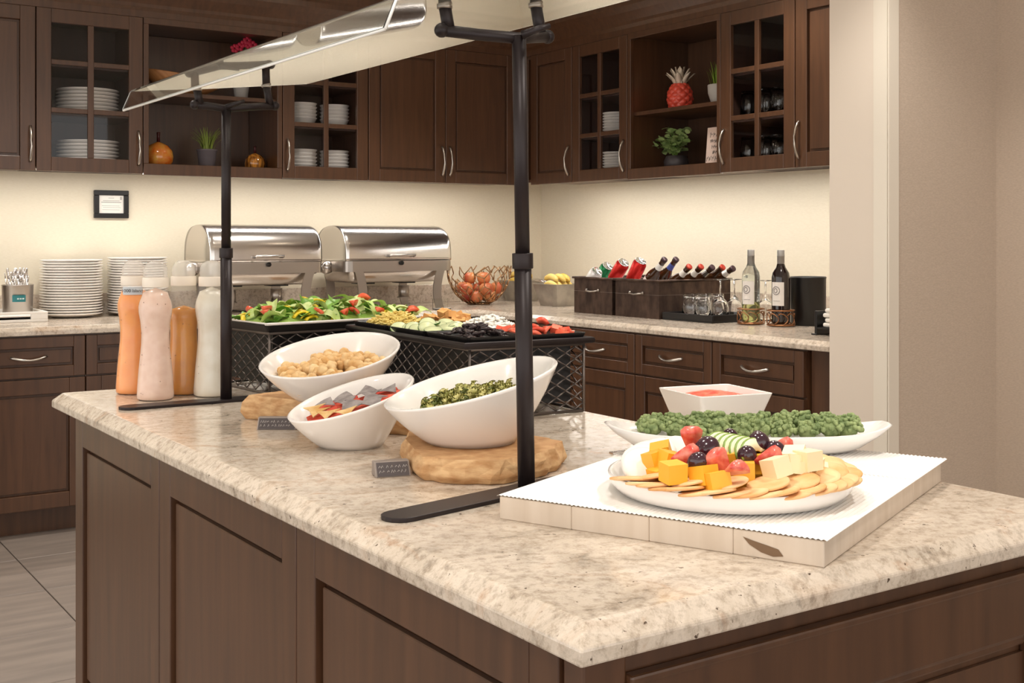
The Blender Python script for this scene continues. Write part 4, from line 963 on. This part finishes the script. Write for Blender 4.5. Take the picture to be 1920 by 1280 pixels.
for k in range(120):
    s_,f_=disc();fn(k,f3(s_*.9,f_*.9,.028-.018*(1-s_*s_-f_*f_)*R.uniform(.2,1)))
mat('chip_blue',(156,146,142),.7,vary=((124,114,112),40,'n',(1,1,1)));mat('chip_red',(220,96,70),.6,vary=((198,62,46),18,'n',(1,1,1)));mat('chip_tan',(222,192,140),.7,vary=((198,150,84),20,'n',(1,1,1)))
def chip_mb():
    b=MB();rows=[];L_=.055
    for i in range(6):
        v=i/5;w_=.033*(1-v)+.001;z=.003*math.sin(PI*v);rows.append([(-w_,v*L_-.02,z+.002),(0,v*L_-.02,z),(w_,v*L_-.02,z+.002),(w_,v*L_-.02,z+.0018+.002),(0,v*L_-.02,z+.0018),(-w_,v*L_-.02,z+.0018+.002)])
    return b.loft(rows,smooth=False)
def cstrip_mb():
    b=MB();rows=[]
    for i in range(7):
        v=i/6;rows.append([(-.007,v*.07-.035,.004*math.sin(PI*v)),(.007,v*.07-.035,.004*math.sin(PI*v)+.002),(.007,v*.07-.035,.004*math.sin(PI*v)+.004),(-.007,v*.07-.035,.004*math.sin(PI*v)+.002)])
    return b.loft(rows,smooth=False)
fB=pieces('tortilla_chip',['chip_blue'],[chip_mb],'grey-blue triangular tortilla chip in the small tilted bowl','chip','grey tortilla chips in the tilted bowl')
fR=pieces('tortilla_strip',['chip_red'],[cstrip_mb],'red tortilla strip among the grey chips','chip','red tortilla strips in the tilted bowl')
fT=pieces('tan_chip',['chip_tan'],[chip_mb],'tan corn tortilla chip at the low rim of the tilted bowl','chip','tan chips in the tilted bowl')
TP=Matrix.Rotation(.30,4,Vector((rt[0],rt[1],0)))@Matrix.Rotation(-.16,4,Vector((fw[0],fw[1],0)))
for k in range(20):
    i,j=k%4,k//4;s_=-.66+.44*i+.08*(j%2);f_=-.62+.31*j
    if s_*s_+f_*f_>.8: q=(.8/(s_*s_+f_*f_))**.5;s_*=q;f_*=q
    fR(k,f2(s_,f_,.021-.0055*(i%2)),(TP@Matrix.Rotation(-A+PI/2+.30,4,'Z')).to_euler(),.68)
for k,(s_,f_) in enumerate(((.05,-.42),(.52,-.18),(.28,.72),(-.22,.55),(-.62,.28),(.86,.34),(.62,-.62),(-.14,.04),(.42,.28))):
    fB(k,f2(s_*.92,f_*.92,.007),(TP@Matrix.Rotation(1.9*k,4,'Z')).to_euler(),.72 if k<2 else .60)
for k,(s_,f_) in enumerate(((-.68,-.30),(-.40,-.68),(-.80,.02),(.02,-.86))): fT(k,f2(s_,f_,.008),(TP@Matrix.Rotation(2.4+.15*k,4,'Z')).to_euler(),.62)
# ------------------------------------------------------------------ little slate signs
def slate(px_,py_,rz_,lab,seed,w_=.06):
    x,y=at(px_,py_,CT);t=thing('slate_sign',lab,'sign',(x,y,CT),rz_)
    b=MB();hw=w_/2;b.add([(-hw,0,0),(hw,0,0),(hw,.032,0),(-hw,.032,0),(-hw,.014,.022),(hw,.014,.022),(hw,.03,.022),(-hw,.03,.022)],[(3,2,1,0),(4,5,6,7),(0,1,5,4),(1,2,6,5),(2,3,7,6),(3,0,4,7)]);b.build('stone_block','stone',t,bevel=.0015)
    b=MB();b.add([(-hw+.003,-.0006,.002),(hw-.003,-.0006,.002),(hw-.003,.0128,.0205),(-hw+.003,.0128,.0205)],[(0,1,2,3)]);b.build('chalk_face','slate',t)
    rr=random.Random(seed);b=MB()
    for row in (.35,.7):
        xx=-hw+.006
        while xx<hw-.008:
            h_=.0035*rr.uniform(.5,1.25);b.tube([(xx,-.0008+.0134*row-.6*h_*.6,.002+.0185*row-h_*.8),(xx+.002,-.0008+.0134*row,.002+.0185*row+h_*.5),(xx+.0035,-.0008+.0134*row-.3*h_,.002+.0185*row-h_*.5)],.0005,4);xx+=rr.uniform(.0035,.008)
    b.build('chalk_lettering','chalk',t)
mat('stone',(150,138,130),.6);mat('slate',(84,76,76),.6);mat('chalk',(206,198,194),.8)
slate(518,806,-.60,'small slate sign with chalk lettering beside the far wood slab',5,.075);slate(738,894,-.28,'small grey stone sign before the near wood slab',9,.055)
# ------------------------------------------------------------------ boards, platter, dishes
u_=(.917,.398);v_=(-.398,.917);ub=math.atan2(u_[1],u_[0]);N0=(1.010,.886)
def bp(u,v): return (N0[0]+u*u_[0]+v*v_[0],N0[1]+u*u_[1]+v*v_[1])
mat('bark_dark',(122,96,72),.8);mat('mat_white',(244,241,236),.7)
def board(u0,u1,v0,v1,lab,mlab,over=.0):
    x,y=bp(u0,v0);t=thing('butcher_block',lab,'board',(x,y,CT),ub)
    nb=4;dv=(v1-v0)/nb
    for k in range(nb): MB().box(0,u1-u0,k*dv,(k+1)*dv-.0004,0,.029).build('stave','board',t,bevel=.001,seg=1)
    if u0==0: MB().add([(-.0006,.046,.006),(-.0006,.058,.004),(-.0006,.072,.007),(-.0006,.086,.014),(-.0006,.094,.022),(-.0006,.082,.019),(-.0006,.066,.016),(-.0006,.052,.013)],[(7,6,5,4,3,2,1,0)]).build('knot','bark_dark',t)
    t2=thing('ribbed_mat',mlab,'mat',(x,y,CT+.0292),ub)
    b=MB();w_=u1-u0+over;d_=v1-v0;n=int(d_/.006);rows=[]
    for i in range(n*2+1):
        vv=-.003+(d_+.006)*i/(2*n);z=.0022 if i%2 else .0008;rows.append([(-.001,vv,z),(w_+.001,vv,z)])
    low=[[(-.001,-.003,0),(w_+.001,-.003,0)]];hi=[[(-.001,d_+.003,0),(w_+.001,d_+.003,0)]]
    b.loft(low+rows+hi,False,False,False,False);b.build('ribbed_sheet','mat_white',t2)
board(0,.385,0,.425,'pale butcher block board with a dark knot under the round platter','white ribbed mat on the board under the round platter')
board(.388,.548,0,.44,'pale butcher block board behind the platter at the island edge','white ribbed mat on the board at the island edge',.025)
ZM=CT+.0318
pc=(1.099,1.123)
t=thing('round_platter','round white platter with crackers, cheese and fruit','platter',(pc[0],pc[1],ZM))
MB().lathe([(.130,0),(.145,.003),(.154,.012),(.158,.024),(.1575,.026),(.152,.025),(.147,.012),(.13,.007),(.001,.006)],64).build('platter_body','china',t)
ZP=ZM+.007
mat('cracker',(226,166,104),.7,vary=((240,202,150),18,'n',(1,1,1)),bump=.4)
cr_mb=lambda:MB().lathe([(.020,0),(.0255,.0008),(.0265,.0022),(.0255,.0038),(.020,.0045)],22)
fn=pieces('cracker',['cracker'],[cr_mb],'round golden cracker fanned around the rim of the platter','cracker','crackers around the platter rim')
def pol(a,r): return (pc[0]+r*math.cos(a),pc[1]+r*math.sin(a))
base=math.atan2(-fw[1],-fw[0])   # direction from platter to the camera
k=0
for i,a in enumerate([base-1.25+i*.135 for i in range(30)]):
    r=.141;x,y=pol(a,r);tl=-.35 if i%3 else -.1
    # tilt outward-facing, shingled
    ro=Matrix.Rotation(a,4,'Z')@Matrix.Rotation(.16,4,'X')@Matrix.Rotation(tl*.35,4,'Y');fn(k,(x,y,ZP+.0165+.0025*(i%2)),ro.to_euler(),1.0);k+=1
for i,a in enumerate([base-.95,base-.55,base-.2,base+.2,base+.55,base+.9,base+1.2,base+1.5,base+1.8,base+2.1,base+2.4]):
    x,y=pol(a,.124);ro=Matrix.Rotation(a,4,'Z')@Matrix.Rotation(.22,4,'X')@Matrix.Rotation(.05,4,'Y');fn(k,(x,y,ZP+.026),ro.to_euler(),1.0);k+=1
mat('cheddar',(244,180,52),.45,sss=.1);mat('white_cheese',(242,228,186),.45,sss=.1);mat('straw',(216,62,54),.3,coat=.3,vary=((240,140,118),90,'n',(1,1,1)));mat('grape',(56,30,42),.18,coat=.6);mat('apple_flesh',(236,230,190),.4);mat('apple_skin',(132,160,72),.3);mat('brie',(248,244,236),.5);mat('strleaf',(90,130,50),.5)
cube=lambda:MB().box(-.0128,.0128,-.0128,.0128,-.0118,.0118)
fc=pieces('cheese_cube',['cheddar'],[cube],'orange cheddar cube on the fruit and cracker platter','cheese','cheddar cubes on the platter')
def zat(px_,py_,z): x,y=at(px_,py_,z);return (x,y,z)
L=[(1240,902,.014),(1262,906,.013),(1300,909,.013),(1335,906,.013),(1385,908,.013),(1415,903,.013),(1228,885,.014),(1345,912,.026),(1300,892,.028),(1230,872,.030),(1255,873,.032),(1262,894,.034),(1290,878,.036),(1372,872,.036),(1420,878,.034),(1440,892,.016),(1240,858,.034),(1320,900,.03),(1395,893,.03)]
for i,(a_,b_,h_) in enumerate(L): fc(i,zat(a_,b_-9,ZP+h_+.006),(R.uniform(-.25,.25),R.uniform(-.25,.25),R.uniform(0,1.5)),1.0)
fwc=pieces('white_cheese_cube',['white_cheese'],[cube],'pale white cheese cube on the platter next to the cheddar','cheese','white cheese cubes on the platter')
for i,(a_,b_,h_) in enumerate([(1455,876,.032),(1485,872,.03),(1500,880,.024),(1520,876,.022),(1515,862,.036),(1490,858,.036),(1530,885,.014),(1475,890,.016)]): fwc(i,zat(a_,b_,ZP+h_+.012),(R.uniform(-.3,.3),R.uniform(-.3,.3),R.uniform(0,1.5)),1.0)
b=MB()
for i in range(5):
    a=base-1.50-.25*i;x,y=pol(a,.112);b=MB();b.lathe([(.025,-.006),(.029,-.004),(.029,.004),(.025,.006)],24)
    o=b.build('brie_slice','brie',loc=(x,y,ZP+.0265),rot=(Matrix.Rotation(a,4,'Z')@Matrix.Rotation(-.70,4,'X')).to_euler());tag(o,'soft white cheese round at the side of the platter','cheese','soft white cheese rounds on the platter')
def straw_mb():
    b=MB();rings=[]
    for i in range(8):
        v=i/7;r=.0185*(min(1,v*4+.25))**.5*(1-v*.97)**.75;rings.append([(r*math.cos(PI*j/8),r*math.sin(PI*j/8)*.9,.036*(v-.5)*-1) for j in range(9)])
    b.loft(rings);return b
mat('straw_cut',(242,150,128),.4)
for i,(a_,b_,h_,ro,lab) in enumerate([(1297,826,.062,(0,0,-.4),'upright strawberry half at the back of the platter beside the apple fan'),(1285,856,.054,(.2,1.35,-.6),'strawberry half lying on the cheddar beside the big grapes'),(1352,868,.050,(.1,-.7,-.5),'bright strawberry half leaning between grapes and cheddar'),(1440,860,.050,(.3,1.3,-.5),'strawberry half lying on the pale cheese cubes'),(1462,842,.052,(.4,1.4,-.3),'strawberry half behind the grapes near the soft cheese'),(1375,886,.044,(1.2,.3,0),'small strawberry piece pressed against a cheddar cube')]):
    o=straw_mb().build('strawberry_half','straw',loc=zat(a_,b_,ZP+h_),rot=ro);tag(o,lab,'strawberry')
g=None
for i,(a_,b_,h_,s_) in enumerate([(1325,842,.058,1.25),(1308,866,.050,1.0),(1302,833,.05,.85),(1368,838,.054,1.0),(1422,833,.060,1.2),(1400,856,.050,1.05),(1455,845,.054,1.0),(1422,822,.06,.8),(1370,818,.058,.8)]):
    l=zat(a_,b_,ZP+h_)
    if g is None: g=MB().ball((0,0,0),(.0125,.0125,.0145),16,10).build('grape','grape',loc=l);tag(g,'dark purple grape piled on top of the platter','grape','grapes on the platter');o=g
    else: o=dup(g,l)
    o.scale=(s_,s_,s_);o.rotation_euler=(R.uniform(-1,1),R.uniform(-1,1),0)
pr=None
for i in range(7):
    l=zat(1352+i*11,838+i*2.2,ZP+.052)
    if pr is None:
        pr=thing('apple_slice','thin pale apple slice with green skin in the fan of slices','apple','apple slices fanned'.split() and l,0,'apple slices fanned on the platter')
        b=MB();rows=[]
        for j in range(11):
            a=PI*j/10;rows.append([(.026*math.cos(a),-.002,.020*math.sin(a)),(.026*math.cos(a),.002,.020*math.sin(a)),(.010*math.cos(a),.0012,.004*math.sin(a)),(.010*math.cos(a),-.0012,.004*math.sin(a))])
        b.loft(rows).build('flesh','apple_flesh',pr)
        b=MB();b.tube([(.0262*math.cos(PI*j/10),0,.0203*math.sin(PI*j/10)) for j in range(11)],.0019,5);b.build('skin','apple_skin',pr);o=pr
    else: o=dup(pr,l)
    o.rotation_euler=(-.55,-.15,-A+.75)
x,y=at(1163,850,ZM);t=thing('serving_spoon','steel serving utensil handle resting beside the long dish','utensil',(x,y,ZM))
MB().box(-.018,.018,-.006,.006,0,.004).build('spoon_handle','steel',t,bevel=.0015)
# long dish with broccoli
t=thing('long_dish','long white boat-shaped dish filled with broccoli','dish',(1.332,1.322,ZM),-A)
b=MB();n=40
def bo(s_,z,wd):
    pts=[]
    for j in range(n):
        a=2*PI*j/n;c_,s2=math.cos(a),math.sin(a);pts.append((s_*math.copysign(abs(c_)**.75,c_),wd*math.copysign(abs(s2)**.6,s2)*(1-.25*abs(c_)**3),z+.012*abs(c_)**4*(z/.03)))
    return pts
b.loft([bo(.155,0,.045),bo(.175,.006,.055),bo(.205,.02,.066),bo(.222,.031,.071),bo(.217,.032,.067),bo(.195,.02,.058),bo(.16,.007,.045),bo(.01,.006,.01)]);b.build('dish_body','china',t)
mat('broccoli',(110,128,80),.8,vary=((158,172,116),60,'n',(1,1,1)),bump=1);mat('broc_stem',(168,188,104),.6)
protos=[]
def floret(seed):
    rr=random.Random(seed);t=thing('broccoli_floret','','broccoli');MB().tube([(0,0,-.012),(0,0,.008)],.007,8,radii=[.005,.009]).build('stem','broc_stem',t);b=MB()
    for k in range(44):
        q=math.acos(1-1.15*rr.random());a=rr.uniform(0,2*PI);r=.0205*rr.uniform(.85,1.08);b.ball((r*math.sin(q)*math.cos(a),r*math.sin(q)*math.sin(a),.006+r*.85*math.cos(q)),rr.uniform(.0035,.0055),6,5)
    b.ball((0,0,.008),(.0175,.0175,.014),10,7);b.build('florets','broccoli',t);return t
for i in range(30):
    s_=-.150+.300*(i//3)/9+R.uniform(-.002,.002)+(.008 if i%3==1 else 0);f_=(i%3-1)*.037+R.uniform(-.002,.002);f_*=(1-.3*(abs(s_)/.16)**3);h_=(.034 if i%3==1 else .027)+R.uniform(0,.006)
    l=(1.332+s_*rt[0]+f_*fw[0],1.322+s_*rt[1]+f_*fw[1],ZM+h_)
    if i<3: o=floret(i);protos.append(o)
    else: o=dup(protos[i%3])
    o.location=l;o.rotation_euler=(R.uniform(-.2,.2),R.uniform(-.2,.2),R.uniform(0,6.3));s2=R.uniform(.80,.93);o.scale=(s2,s2,s2);o['label']='green broccoli floret heaped in the long white dish';o['group']='broccoli florets in the long dish'
# square bowl of salsa
x,y=pd(1340,2.075);t=thing('square_bowl','square flared white bowl of red salsa behind the broccoli','bowl',(x,y,CT),-.2)
def sq(k,z,r=.012):
    pts=[]
    for sx,sy_,a0 in ((1,1,0),(-1,1,PI/2),(-1,-1,PI),(1,-1,1.5*PI)):
        for i in range(5): a=a0+PI/2*i/4;pts.append((sx*(k-r)+r*math.cos(a),sy_*(k-r)+r*math.sin(a),z))
    return pts
MB().loft([sq(.040,0),sq(.044,.002),sq(.072,.094,.006),sq(.0725,.096,.006),sq(.067,.096,.006),sq(.062,.078,.006),sq(.038,.008)],smooth=False).build('bowl_body','china',t,bevel=.001)
mat('salsa',(214,70,52),.35,vary=((236,130,100),60,'n',(1,1,1)),bump=1)
b=MB();rows=[]
for i in range(13): rows.append([(-.060+.120*j/12,-.060+.12*i/12,.082+.012*(1-(i/6-1)**2)*(1-(j/6-1)**2)+R.uniform(0,.003)) for j in range(13)])
b.loft(rows,False,False,True,False);o=b.build('salsa','salsa',loc=(x,y,CT),rot=(0,0,-.2));tag(o,'chunky red salsa filling the square white bowl','salsa');o['kind']='stuff'
